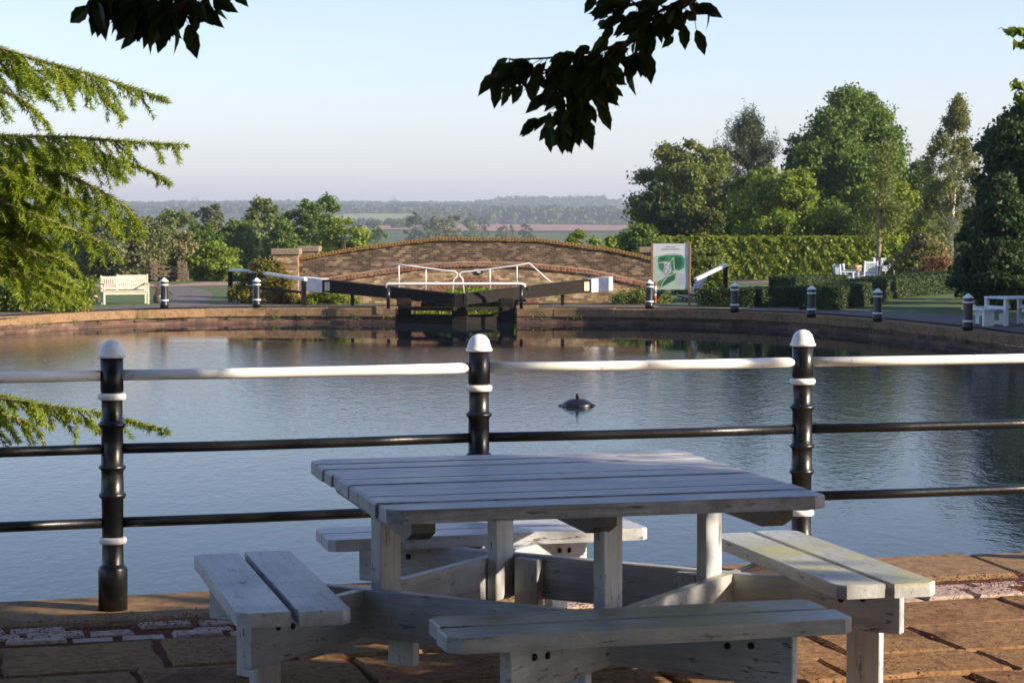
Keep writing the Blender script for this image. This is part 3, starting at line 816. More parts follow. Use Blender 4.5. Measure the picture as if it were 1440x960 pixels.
# ------------------------------------------------------------------ surfaces of the far bank
def patch(name, poly, m, dz=.0, zf=None):
    mb = MB(); mb.add([(p[0], p[1], (BZ if zf is None else zf) + dz) for p in poly], [tuple(range(len(poly)))])
    o = mb.build(name, m); tag(o, kind='structure'); return o
def band(name, P, d0, d1, m, dz):
    a, b = offset_poly(P, d0), offset_poly(P, d1); mb = MB(); n = len(P)
    mb.add([(p.x, p.y, BZ + dz) for p in a] + [(p.x, p.y, BZ + dz) for p in b], [(i + 1, i, n + i, n + i + 1) for i in range(n - 1)])
    o = mb.build(name, m); tag(o, kind='structure')
fA = [p for p in farA if p.y > 27]; fB = [p for p in farB if p.y > 27]
patch('lawn', [(p.x, p.y) for p in offset_poly([q for q in fB if q.y > 50 or q.x < -17], 1.6)] + [(-45, 40), (-45, 92), (-8, 92), (-8, 67.6), (GATE_L[0] - .8, 67.2)], M['lawn'], .0)
patch('lawn', [(p.x, p.y) for p in offset_poly(fA, 1.8)] + [(GATE_R[0] + 1.0, 67.6), (5.2, 67.6), (5.2, 96), (60, 96), (60, 27)], M['lawn'], .0)
band('towpath', fA, .44, 2.9, M['asphalt'], .006); band('towpath', fB, .44, 2.4, M['asphalt'], .006)
def road(name, P, w0, m, dz):
    P = [Vector(gz(px, py, BZ)[:2]) for px, py in P]; a, b = offset_poly(P, -w0 / 2), offset_poly(P, w0 / 2); n = len(P); mb = MB()
    mb.add([(p.x, p.y, BZ + dz) for p in a] + [(p.x, p.y, BZ + dz) for p in b], [(i + 1, i, n + i, n + i + 1) for i in range(n - 1)])
    tag(mb.build(name, m), kind='structure')
road('footpath', [(262, 432), (262, 424), (272, 415), (262, 408), (235, 403), (120, 400)], 1.4, M['asphalt'], .010)
road('brick_path', [(90, 403), (230, 401.5), (290, 401), (340, 397)], 3.2, M['brickpath'], .014)
road('brick_path', [(1022, 397), (1114, 396)], 3.0, M['brickpath'], .014)
road('footpath', [(1100, 430), (1150, 426), (1185, 412)], 1.4, M['brickpath'], .012)

# ------------------------------------------------------------------ lock and its gates
LY = GATE_L[1] - .05
def lk(px, y=None): return (px - 720) / F * (y or LY)
def zz(py, y): return CZ - (py - HZ) / F * y
lw = MB()
for a, b in ((LOCK[0], LOCK[1]), (LOCK[2], LOCK[3])):
    l = (b - a).length
    lw.add([(a.x, a.y, -3), (b.x, b.y, -3), (b.x, b.y, BZ), (a.x, a.y, BZ)], [(0, 1, 2, 3)], [[(0, -2), (l, -2), (l, 0), (0, 0)]])
tag(lw.build('lock_chamber_wall', M['br_red']), kind='structure')
patch('lock_grass', [(-3.6, 65.2), (.4, 65.2), (.7, 77), (-3.6, 77)], M['lawn'], zf=WZ - .02)
def slabs():
    mb = MB()
    for a, b, n in ((GATE_L, LOCK[2], -1), (GATE_R, LOCK[1], 1)):
        a = Vector(a); b = Vector(b); d = (b - a).normalized(); L = 3.9; k = 4
        for i in range(k):
            p = a + d * (L * (i + .5) / k); mb.box((p.x + n * .28, p.y, BZ - .1 + .01), (.66, L / k - .02, .24), None, .02)
    return mb
tag(slabs().build('lock_coping', M['coping']), kind='structure')

def gate_leaf(side):
    """side -1 left, +1 right; heel at the wall, mitre near the middle"""
    xh = lk(567 if side < 0 else 713); xm = lk(641 if side < 0 else 652); yh, ym = LY + .45, LY - .15
    lab = 'black timber lock gate with balance beam reaching to the ' + ('left bank' if side < 0 else 'right bank')
    t = thing('lock_gate', (xh, yh, WZ), 0, lab, 'lock gate')
    o = Vector((xh, yh, WZ)); H = Vector((xh, yh, 0)) - o; Mi = Vector((xm, ym, 0)) - o; H.z = Mi.z = 0
    d = (Mi - H).normalized()
    b = MB(); b.box((0, 0, (BZ - WZ) / 2 + .02), (.42, .36, BZ - WZ + .5), None, .02); b.build('heel_post', M['dark_timber'], t)
    b = MB(); b.box((Mi.x, Mi.y, .18), (.24, .3, 1.38), None, .02); b.build('mitre_post', M['dark_timber'], t)
    b = MB(); b.beam(H + Vector((0, 0, .02)), Mi + Vector((0, 0, .02)), .14, .5, .01); b.build('lower_boarding', M['dark_timber'], t)
    b = MB(); a = H + Vector((0, -.32, BZ - WZ - .02)); e = Mi + Vector((0, -.28, BZ - WZ - .02)); b.beam(a, e, .34, .11, .01); b.build('footboard', M['dark_timber'], t)
    # balance beam: thick and high at its land end, thin at the mitre
    xe = lk(429 if side < 0 else 855, 66.0); ye = 65.9
    e0 = Vector((xe, ye, 0)); e1 = Vector((xm - side * .06, ym - .02, 0))
    t0, b0_ = zz(389.5, ye), zz(407.5, ye); t1, b1 = zz(413, ym), zz(428, ym)
    def seg(u0, u1, grow=0.0, wd=.34, name='balance_beam', m='dark_timber', ch=None):
        mb = MB(); vs = []
        dd = (e1 - e0).normalized(); nn = Vector((-dd.y, dd.x, 0)) * (wd / 2 + grow)
        for u in (u0, u1):
            p = e0.lerp(e1, u); tp = t0 + (t1 - t0) * u + grow; bt_ = b0_ + (b1 - b0_) * u - grow
            for sgn, z in ((-1, bt_), (1, bt_), (1, tp), (-1, tp)): q = p + nn * sgn - o; vs.append((q.x, q.y, z - WZ))
        mb.add(vs, [(0, 1, 2, 3), (7, 6, 5, 4), (0, 4, 5, 1), (1, 5, 6, 2), (2, 6, 7, 3), (3, 7, 4, 0)])
        return mb.build(name, M[m], t)
    seg(.0, 1.0)
    wl = .14
    seg(-.01, wl, .012, name='white_end', m='white_far')
    u = .175; p = e0.lerp(e1, u); dd = (e1 - e0).normalized(); z = (t0 + b0_) / 2 + ((t1 + b1) / 2 - (t0 + b0_) / 2) * u
    pl = MB(); nn = Vector((dd.y, -dd.x, 0)) * (1 if Vector((dd.y, -dd.x, 0)).y < 0 else -1)
    q = p + nn * .185 - o; pl.beam(q - dd * .09 + Vector((0, 0, z)), q + dd * .09 + Vector((0, 0, z)), .015, .27); pl.build('notice_plate', M['notice'], t)
    # prop under the beam
    u = .32; p = e0.lerp(e1, u) - o; zb_ = b0_ + (b1 - b0_) * u - WZ
    b = MB(); b.box((p.x, p.y, (zb_ + BZ - WZ) / 2), (.10, .12, zb_ - (BZ - WZ) + .02)); b.build('beam_rest', M['dark_timber'], t)
    # thin white hand rail on the leaf, bent over at the mitre
    y = LY + .6
    if side < 0: pts = [(545, 370), (580, 374), (612, 378.5), (633, 381), (640, 381.5), (643.5, 385), (642, 389), (638, 393), (636, 413)]; up = [(561, 373, 404), (599, 379, 408)]
    else: pts = [(774, 396), (759, 383), (744.5, 370), (728, 373), (689, 378), (662, 381.5), (650, 382), (646, 385), (647, 388.5), (650.5, 392), (652.5, 412)]; up = [(689, 378, 407), (727, 373, 401)]
    mb = MB(); mb.tube([Vector((lk(a, y), y, zz(c, y))) - o for a, c in pts], .022, 6)
    for a, c0, c1 in up: mb.tube([Vector((lk(a, y), y, zz(c0, y))) - o, Vector((lk(a, y), y, zz(c1, y))) - o], .02, 6)
    mb.build('hand_rail', M['white_metal'], t)
M['notice'] = m_simple('yellowed_notice', (.5, .42, .28), (.75, .66, .45), 12, .5, 0)
gate_leaf(-1); gate_leaf(1)
t = thing('lock_footrail', (lk(547), LY - .35, BZ), 0, 'white top rail on two black posts spanning the front of the lock gates', 'handrail')
o = Vector((lk(547), LY - .35, BZ)); zr = zz(399, LY - .35) - BZ
mb = MB(); xe = lk(733) - lk(547); mb.tube([(-.05, 0, zr - .12), (-.05, 0, zr - .02), (0, 0, zr), (xe, 0, zr), (xe + .09, 0, zr - .03), (xe + .1, 0, zr - .1)], .042, 8); mb.build('rail', M['white_metal'], t)
for x in (0, xe):
    mb = MB(); mb.tube([(x, 0, -.02), (x, 0, zr - .03)], .05, 8); mb.build('post', M['black_metal'], t)

# ------------------------------------------------------------------ stone bridge over the tail of the lock
def bridge():
    Y = 67.6; bx = lambda px: (px - 720) / F * Y; bzf = lambda py: CZ - (py - HZ) / F * Y
    t = thing('stone_bridge', (bx(667), Y, BZ), 0, 'humped old stone and brick canal bridge with lichened parapet behind the lock gates', 'bridge')
    o = Vector((bx(667), Y, BZ)); 
    topx, topy = [405, 447, 500, 560, 600, 640, 700, 760, 800, 860, 915, 960], [362, 357, 348.5, 339.5, 336, 334, 334, 336.5, 341, 349.5, 362, 375]
    sx, sy = [405, 460, 520, 600, 660, 740, 830, 905, 960], [403, 392.5, 383.5, 373, 370, 371.5, 381, 398, 413]
    X = [bx(408) + i * .1 for i in range(int((bx(935) - bx(408)) / .1) + 1)]
    T = [float(np.interp(x / Y * F + 720, topx, topy)) for x in X]; T = [bzf(v) for v in T]
    Sg = [bzf(float(np.interp(x / Y * F + 720, sx, sy))) for x in X]
    rn = np.random.RandomState(1); T = [z + .018 * math.sin(x * 2.1) + rn.normal(0, .006) for z, x in zip(T, X)]
    cx = bx(667); ha = 1.74; zs = BZ - .15; rise = bzf(402.5) - zs; ring = .30
    def arc(r_, h_, n=28): return [(cx - r_ * math.cos(math.pi * k / n), zs + h_ * math.sin(math.pi * k / n)) for k in range(n + 1)]
    def wall(name, lowf, upf, y, thick, m, face_front=True):
        mb = MB(); n = len(X); fs = []; uvs = []; vs = []
        for x in X: vs += [(x - o.x, y - o.y, lowf(x) - o.z), (x - o.x, y - o.y, upf(x) - o.z), (x - o.x, y + thick - o.y, lowf(x) - o.z), (x - o.x, y + thick - o.y, upf(x) - o.z)]
        for i in range(n - 1):
            a, b = 4 * i, 4 * i + 4
            for q in ((a, b, b + 1, a + 1), (b + 2, a + 2, a + 3, b + 3), (a + 1, b + 1, b + 3, a + 3), (a, a + 2, b + 2, b)):
                fs.append(q); uvs.append([(vs[k][0] + vs[k][1] * .3, vs[k][2] + vs[k][1] * (.3 if abs(vs[k][2]) < 99 else 0)) for k in q])
        fs += [(0, 1, 3, 2), (4 * n - 4, 4 * n - 2, 4 * n - 1, 4 * n - 3)]; uvs += [[(vs[k][1], vs[k][2]) for k in q] for q in fs[-2:]]
        mb.add(vs, fs, uvs); return mb.build(name, M[m], t)
    iX = lambda arr: (lambda x: float(np.interp(x, X, arr)))
    fT, fS = iX(T), iX(Sg)
    def low(x):
        k = (x - cx) / (ha + ring * .5)
        return zs + (rise + ring * .5) * math.sqrt(max(0, 1 - k * k)) if abs(k) < 1 else BZ - .6
    wall('spandrel_wall', low, lambda x: fS(x) - .0, Y, .45, 'br_wall')
    wall('parapet', lambda x: fS(x) + .0, lambda x: fT(x) - .10, Y + .03, .36, 'br_parapet')
    wall('parapet', lambda x: fS(x) + .0, lambda x: fT(x) - .12, Y + 3.6, .36, 'br_parapet')
    wall('spandrel_wall', low, lambda x: fS(x) - .0, Y + 3.55, .45, 'br_wall')
    # string courses: two thin projecting brick bands
    wall('string_course', lambda x: fS(x) - .10, lambda x: fS(x) + .03, Y - .06, .1, 'br_red')
    wall('string_course', lambda x: fS(x) + .032, lambda x: fS(x) + .062, Y - .03, .08, 'cap_light')
    # coping bricks on edge
    mb = MB(); 
    for i in range(0, len(X) - 1, 1):
        j = min(i + 1, len(X) - 1); x0, x1 = X[i], X[j]; dz = rn.uniform(-.012, .012)
        p = Vector(((x0 + x1) / 2 - o.x, .2, (T[i] + T[j]) / 2 - .05 + dz - o.z)); d = Vector((x1 - x0, 0, T[j] - T[i])); a = math.atan2(d.z, d.x)
        mb.box(p, (.096, .46, .12), Matrix.Rotation(-a, 3, 'Y'), .015)
    mb.build('coping', M['lichen_cap'], t)
    # arch ring of red brick, slightly proud, and barrel
    A, B_ = arc(ha, rise), arc(ha + ring, rise + ring); mb = MB(); fs = []; uvs = []; n = len(A)
    vs = [(a[0] - o.x, -.02, a[1] - o.z) for a in A] + [(b[0] - o.x, -.02, b[1] - o.z) for b in B_] + [(b[0] - o.x, .1, b[1] - o.z) for b in B_]
    for i in range(n - 1):
        fs += [(i + 1, i, n + i, n + i + 1), (n + i + 1, n + i, 2 * n + i, 2 * n + i + 1)]
        l0, l1 = i * .16, (i + 1) * .16; uvs += [[(l1, 0), (l0, 0), (l0, .3), (l1, .3)], [(l1, 0), (l0, 0), (l0, .1), (l1, .1)]]
    mb.add(vs, fs, uvs); mb.build('arch_ring', M['br_red'], t)
    mb = MB(); fs = []; uvs = []
    A2 = [(A[0][0], zs - 1.2)] + A + [(A[-1][0], zs - 1.2)]; n = len(A2)
    vs = [(a[0] - o.x, -.02, a[1] - o.z) for a in A2] + [(a[0] - o.x, 4.0, a[1] - o.z) for a in A2]
    for i in range(n - 1): fs.append((i, i + 1, n + i + 1, n + i)); uvs.append([(i * .2, 0), (i * .2 + .2, 0), (i * .2 + .2, 4), (i * .2, 4)])
    mb.add(vs, fs, uvs); mb.build('arch_barrel', M['br_red'], t)
    mb = MB(); n = len(X); vs = [(x - o.x, .4, fS(x) + .05 - o.z) for x in X] + [(x - o.x, 3.6, fS(x) + .05 - o.z) for x in X]
    mb.add(vs, [(i, i + 1, n + i + 1, n + i) for i in range(n - 1)]); mb.build('deck', M['asphalt'], t)
    # end piers
    for (x0, x1, yt, yb, y, cm) in ((384, 419, 349, 430, Y - .35, 1), (420, 447, 345.5, 430, Y + 3.4, 1), (901, 920, 347, 430, Y + 3.2, 1)):
        a, b = (x0 - 720) / F * y, (x1 - 720) / F * y; zt_, zb_ = CZ - (yt - HZ) / F * y, BZ - .2
        mb = MB(); w_, dpt = b - a, .75; c = ((a + b) / 2 - o.x, y + dpt / 2 - o.y)
        vs = []; z0_, z1_ = zb_ - o.z, zt_ - .2 - o.z
        P4 = [(c[0] - w_ / 2, c[1] - dpt / 2), (c[0] + w_ / 2, c[1] - dpt / 2), (c[0] + w_ / 2, c[1] + dpt / 2), (c[0] - w_ / 2, c[1] + dpt / 2)]
        for k in range(4):
            p, q = P4[k], P4[(k + 1) % 4]; l = math.hypot(q[0] - p[0], q[1] - p[1])
            mb.add([(*p, z0_), (*q, z0_), (*q, z1_), (*p, z1_)], [(0, 1, 2, 3)], [[(k, z0_), (k + l, z0_), (k + l, z1_), (k, z1_)]])
        pr = mb.build('pier', M['br_wall'], t)
        mb = MB(); mb.box((c[0], c[1], zt_ - .11 - o.z), (w_ + .12, dpt + .1, .19), None, .02); mb.build('pier_cap', M['slab'], pr)
    # oval plaque with pale lettering too small to read
    y = Y - .03; c = Vector((bx(673.5), y, bzf(382.5))) - o; mb = MB(); n = 20; a_, b_ = .135, .075
    ring_ = [(c.x + a_ * math.cos(2 * math.pi * k / n), c.z + b_ * math.sin(2 * math.pi * k / n)) for k in range(n)]
    mb.add([(x, c.y, z) for x, z in ring_] + [(x, c.y + .04, z) for x, z in ring_], [tuple(range(n))] + [(k, (k + 1) % n, n + (k + 1) % n, n + k) for k in range(n)])
    pq = mb.build('plaque', M['black_metal'], t)
    mb = MB(); mb.box((c.x, c.y - .006, c.z), (.13, .008, .035)); mb.build('lettering', M['white_far'], pq)
M['cap_light'] = m_simple('pale_lime_band', (.30, .22, .15), (.5, .38, .27), 5, .9, .2, .01)
bridge()

# ------------------------------------------------------------------ furniture of the far bank
def rail_fence(name, label, pts, y_of, posts, cat='railing'):
    """white top rail, black mid rail, black posts; pts photo pixels of the top rail with distances"""
    P = [at(px, py, y) for px, py, y in pts]; o = Vector((P[0].x, P[0].y, BZ)); t = thing(name, o, 0, label, cat)
    mb = MB()
    for a, b in zip(P[:-1], P[1:]): mb.beam(a - o, b - o, .12, .09, .01)
    mb.build('top_rail', M['white_far'], t)
    mb = MB()
    for a, b in zip(P[:-1], P[1:]):
        da = Vector((0, 0, -(a.z - BZ) * .5)); db = Vector((0, 0, -(b.z - BZ) * .5)); mb.beam(a + da - o, b + db - o, .05, .08)
    if len(posts) > 1: mb.build('mid_rail', M['dark_timber'], t)
    for i, f in posts:
        p = P[i].lerp(P[min(i + 1, len(P) - 1)], f); h = p.z - .04 - BZ
        mb = MB(); mb.box((p.x - o.x, p.y - o.y, h / 2), (.14, .14, h)); mb.build('post', M['dark_timber'], t)
    return t
rail_fence('path_railing', 'white topped black railing sloping past the orange tipped shrub to the left lock beam', [(324, 379.5, 68), (342, 380, 67), (430, 393, 64.6)], None, [(0, 0), (1, .0), (1, .22), (1, .97)])
rail_fence('path_railing', 'short steep white handrail on one black post, right of the map board', [(1021, 372.5, 68), (978, 393, 65.5)], None, [(0, 0.02)], 'handrail')

def garden_bench(name, px, py, z, wid, h, rz, mat, label, seat_d=.5, cat='bench', slats=18, group=None, mw=None):
    p = gz(px, py, z); t = thing(name, (p.x, p.y, z), rz, label, cat, group); m = M[mat]; sh = h * .47; hw = wid / 2
    b = MB(); 
    for i in range(4): b.box((0, -seat_d / 2 + .04 + i * seat_d / 4.2, sh), (wid - .04, seat_d / 4.6, .03), None, .004)
    b.build('seat', m, t)
    b = MB(); tl = R(10)
    by = lambda zz_: seat_d / 2 + (zz_ - sh) * math.tan(tl)
    b.beam((-hw, by(h - .05), h - .05), (hw, by(h - .05), h - .05), .035, .09, .005); b.beam((-hw, by(sh + .08), sh + .08), (hw, by(sh + .08), sh + .08), .035, .07, .005)
    for i in range(slats):
        x = -hw + .06 + (wid - .12) * i / (slats - 1); b.beam((x, by(sh + .08), sh + .08), (x, by(h - .05), h - .05), min(.05, wid / slats * .55), .018, 0, Vector((0, 1, 0)))
    b.build('backrest', m, t)
    for s in (-1, 1):
        b = MB(); b.box((s * hw, -seat_d / 2 + .03, (sh + .2) / 2), (.06, .06, sh + .2), None, .004); b.build('leg', m, t)
        b = MB(); b.beam((s * hw, seat_d / 2, 0), (s * hw, by(h), h + .02), .06, .06, .004, Vector((0, 1, 0))); b.build('leg', m, t)
        b = MB(); b.beam((s * hw, -seat_d / 2 - .06, sh + .21), (s * hw, by(sh + .22), sh + .23), .075, .035, .006); b.build('armrest', m, t)
    b = MB(); b.box((0, -seat_d / 2 + .03, sh - .06), (wid - .06, .03, .08)); b.box((0, seat_d / 2 - .02, sh - .06), (wid - .06, .03, .08)); b.build('apron', m, t)
    return t
garden_bench('garden_bench', 176, 427.5, BZ, 1.36, .86, R(20), 'teak', 'pale bleached slatted garden bench on grass between two plant pots', slats=20)
garden_bench('garden_bench', 184, 414, BZ, 1.05, .70, R(200), 'teak', 'second pale garden bench mostly hidden behind the slatted bench by the path', slats=14)
def pot(px, py, mat, lab, r=.14):
    p = gz(px, py, BZ); t = thing('plant_pot', (p.x, p.y, BZ), 0, lab, 'plant pot', 'pots of dry red plants beside the bench'); b = MB()
    b.lathe([(r * .7, 0), (r * .95, .06), (r * 1.05, .15), (r, .24), (r * .92, .27), (r * .85, .27), (r * .8, .2)], seg=16); b.build('pot', M[mat], t)
    rs = np.random.RandomState(int(px)); C = np.stack([rs.normal(0, .055, 420), rs.normal(0, .055, 420), rs.uniform(.24, .60, 420)], 1)
    V, Fc = leaf_quads(C, rs, .03, .3); np_mesh('plant', V, Fc, LEAF['red'], t)
pot(131, 427, 'terracotta', 'ochre glazed pot with dry red plant at the left end of the pale bench')
pot(122, 425.5, 'dark_pot', 'dark pot half behind the ochre pot at the left end of the pale bench', .12)
pot(222, 426, 'dark_pot', 'dark pot with red plant between the pale bench and the bollard', .15)

# timber kissing gate
p = gz(235, 394.5, BZ); t = thing('field_gate', (p.x, p.y, BZ), 0, 'small grey timber gate between ribbed posts on the path edge behind the bench', 'gate')
for s, w_ in ((-1, .2), (1, .3)):
    b = MB(); x = s * .62
    for k in range(9): b.box((x + (k % 2) * .04, 0, .09 + k * .085), (w_, .3, .07), Matrix.Rotation(.35, 3, 'Y'))
    b.box((x + w_ * .7, 0, .42), (.09, .09, .84)); b.build('gate_post', M['fieldwood'], t)
b = MB()
for z in (.2, .4, .6): b.box((0, 0, z), (1.05, .05, .07))
b.beam((-.5, -.03, .2), (.5, -.03, .62), .03, .06); b.build('gate_panel', M['fieldwood'], t)
for i, px in enumerate((179, 264)):
    p = gz(px, 395, BZ); b = MB(); b.box((0, 0, .2), (.09, .09, .44)); o = b.build('marker_post', M['fieldwood'], None, (p.x, p.y, BZ))
    tag(o, ['short grey timber stake on the grass just above the pale bench', 'short grey timber stake on the grass right of the ribbed gate'][i], 'stake')

# map board
def map_board():
    y = 64.9; x0, x1 = lk(918.5, y), lk(968, y); z0, z1 = zz(407, y), zz(342.5, y); c = ((x0 + x1) / 2)
    t = thing('map_board', (c, y, BZ), R(-8), 'tall white information board with a green site map on two wooden posts', 'sign')
    w_, h = x1 - x0, z1 - z0; zb = z0 - BZ
    for s in (-1, 1): b = MB(); b.box((s * (w_ / 2 + .035), 0, (z1 - BZ + .03) / 2), (.07, .08, z1 - BZ + .03), None, .006); b.build('post', M['teak_dark'], t)
    b = MB(); b.box((0, 0, zb + h / 2), (w_ - .005, .035, h), None, .003); b.build('panel', M['panel'], t)
    # projecting hood board on the right that shades the edge
    b = MB(); b.box((w_ / 2 + .12, -.20, zb + h / 2 + .1), (.03, .42, h * .78)); 
    yy = -.0185
    def shape(name, pts, m, d):
        mb = MB(); mb.add([((u - .5) * w_, yy - d, zb + v * h) for u, v in pts], [tuple(range(len(pts)))]); mb.build(name, M[m], t)
    shape('map_ground', [(.01, .01), (.99, .01), (.99, .72), (.6, .80), (.01, .72)], 'map_pale', .001)
    shape('map_field', [(.13, .60), (.14, .71), (.35, .75), (.55, .755), (.80, .75), (.90, .66), (.88, .48), (.76, .42), (.60, .42), (.42, .36), (.30, .36), (.16, .46)], 'map_green', .002)
    shape('map_field', [(.08, .16), (.05, .10), (.22, .02), (.62, .20), (.66, .36), (.52, .38), (.40, .30), (.26, .22)], 'map_green', .002)
    shape('map_wood', [(.20, .64), (.20, .70), (.34, .71), (.34, .64)], 'map_dark', .003)
    shape('map_wood', [(.26, .06), (.30, .17), (.56, .33), (.60, .24)], 'map_dark', .003)
    shape('map_wood', [(.60, .62), (.62, .72), (.78, .70), (.84, .58), (.74, .47), (.62, .46)], 'map_dark', .003)
    shape('map_buildings', [(.28, .38), (.32, .58), (.42, .62), (.50, .56), (.52, .44), (.42, .34), (.36, .30)], 'map_grey', .004)
    mb = MB(); rnd = random.Random(8)
    for a, b_ in (((.12, .58), (.36, .60)), ((.36, .60), (.44, .56)), ((.44, .56), (.58, .70)), ((.58, .70), (.60, .44)), ((.60, .44), (.70, .41)), ((.30, .36), (.06, .12)), ((.06, .12), (.22, .03)), ((.22, .03), (.63, .20)), ((.63, .20), (.67, .38)), ((.67, .38), (.40, .28)), ((.40, .28), (.26, .14)), ((.26, .14), (.22, .03))):
        p, q = Vector(((a[0] - .5) * w_, yy - .005, zb + a[1] * h)), Vector(((b_[0] - .5) * w_, yy - .005, zb + b_[1] * h)); mb.beam(p, q, .002, .022)
    mb.build('map_roads', M['map_cream'], t)
    mb = MB()
    for k in range(16):
        u, v = rnd.uniform(.30, .50), rnd.uniform(.38, .58); mb.box(((u - .5) * w_, yy - .007, zb + v * h), (rnd.uniform(.03, .07), .002, rnd.uniform(.02, .05)), Matrix.Rotation(rnd.uniform(-.6, .6), 3, 'Y'))
    mb.build('map_blocks', M['panel'], t)
    shape('key_box', [(.68, .10), (.95, .10), (.95, .38), (.68, .38)], 'map_key', .004)
    mb = MB()
    for k in range(7): mb.box(((.815 - .5) * w_, yy - .006, zb + (.13 + k * .035) * h), (.2 * w_, .002, .006))
    for k, (wl, v) in enumerate(((.30, .935), (.5, .89), (.55, .875))): mb.box((0, yy - .006, zb + v * h), (wl * w_, .002, .010 if k == 0 else .005))
    mb.build('lettering', M['map_dark'], t)
for n_, c in (('panel', (.80, .80, .78)), ('map_pale', (.50, .66, .52)), ('map_green', (.05, .26, .12)), ('map_dark', (.02, .13, .07)), ('map_grey', (.42, .42, .46)), ('map_cream', (.75, .66, .5)), ('map_key', (.55, .64, .70)), ('teak_dark', (.30, .17, .08)), ('sred', (.5, .04, .03)), ('sblue', (.1, .2, .5))):
    M[n_] = m_simple('print_' + n_, tuple(x * .9 for x in c), c, 15, .45, 0)
map_board()
# red, white and blue striped pole between bollard and board
y = 64.2; t = thing('striped_pole', (lk(921.5, y), y, BZ), 0, 'thin pole striped red, white and blue against the left post of the map board', 'pole')
for k, (m, a, b_) in enumerate((('sred', 396, 402), ('panel', 402, 409), ('sblue', 409, 413), ('panel', 413, 415.5), ('sred', 415.5, 422), ('teak_dark', 422, 427))):
    mb = MB(); z1, z0 = zz(a, y) - BZ, max(0, zz(b_, y) - BZ); mb.tube([(0, 0, z0), (0, 0, z1)], .035, 10); mb.build('band', M[m], t)
# slatted white lounger beside the board
p = gz(972, 424, BZ); t = thing('garden_lounger', (p.x, p.y, BZ), R(15), 'low white slatted garden lounger tipped up beside the map board', 'lounger')
b = MB()
for k in range(6): b.box((.12 + k * .045, 0, .30 + k * .085), (.22, .5, .05), Matrix.Rotation(R(-20), 3, 'Y'), .01)
b.build('backrest', M['white_far'], t)
b = MB()
for k in range(3): b.box((-.38 + k * .10, 0, .19 - k * .02), (.085, .5, .05), Matrix.Rotation(R(20), 3, 'Y'), .015)
b.build('seat', M['white_far'], t)
for s in (-1, 1):
    b = MB(); b.tube([(-.4, s * .2, .16), (-.1, s * .2, .12), (.1, s * .2, .2), (.4, s * .2, .75)], .02, 6); b.tube([(-.2, s * .2, .13), (-.25, s * .2, 0)], .02, 6); b.tube([(.2, s * .2, .3), (.25, s * .2, 0)], .02, 6); b.build('frame', M['dark_timber'], t)

# floating fountain head
p = gz(812, 570.5, WZ); t = thing('floating_fountain', (p.x, p.y, WZ), .3, 'dark floating fountain with stub nozzle in the middle of the pool', 'fountain')
b = MB(); b.lathe([(.20, -.08), (.26, -.02), (.265, .02), (.24, .05), (.17, .09), (.12, .115), (.08, .12)], seg=24); b.build('float', M['black_metal'], t)
b = MB(); b.lathe([(.03, .11), (.028, .19), (.018, .20)], seg=10); b.build('nozzle', M['bolt'], t)
b = MB()
for k in range(7): a = k * .9; b.tube([(.24 * math.cos(a), .24 * math.sin(a), .03), (.31 * math.cos(a), .31 * math.sin(a), .0)], .012, 5)
b.build('mooring_lug', M['bolt'], t)

# white garden furniture on the right lawn
def chair(px, py, rz, label, h=.92, wid=.56, z=BZ, mat='blue_white'):
    return garden_bench('garden_chair', px, py, z, wid, h, rz, mat, label, .5, 'chair', 6, 'pale slatted chairs on the right lawn')
chair(1188, 406, R(105), 'pale slatted garden chair at the far left of the lawn set, seen from its back')
chair(1197, 404, R(75), 'pale slatted armchair second from the left of the lawn set, half turned')
chair(1221, 398, R(190), 'pale slatted chair with its back to the pool, middle of the lawn set')
chair(1240, 391, R(8), 'pale slatted chair facing the pool behind the round garden table')
chair(1284, 394, R(150), 'darker slatted chair apart at the right end of the lawn set', mat='blue_white')
p = gz(1248, 398, BZ); t = thing('garden_table', (p.x, p.y, BZ), 0, 'pale round garden table among the slatted chairs on the right lawn', 'table')
b = MB(); b.lathe([(.02, .70), (.62, .70), (.64, .715), (.64, .73), (.6, .74)], seg=28); b.build('table_top', M['blue_white'], t)
for k in range(4): b = MB(); a = k * math.pi / 2 + .5; b.tube([(.4 * math.cos(a), .4 * math.sin(a), .7), (.45 * math.cos(a), .45 * math.sin(a), 0)], .03, 6); b.build('leg', M['blue_white'], t)
p = gz(1204, 392, BZ); b = MB(); b.lathe([(.16, 0), (.22, .25), (.24, .5), (.25, .62), (.23, .62)], seg=18)
o = b.build('barrel_planter', M['terracotta'], None, (p.x, p.y, BZ)); tag(o, 'golden brown wooden tub between the two left chairs of the lawn set', 'planter')

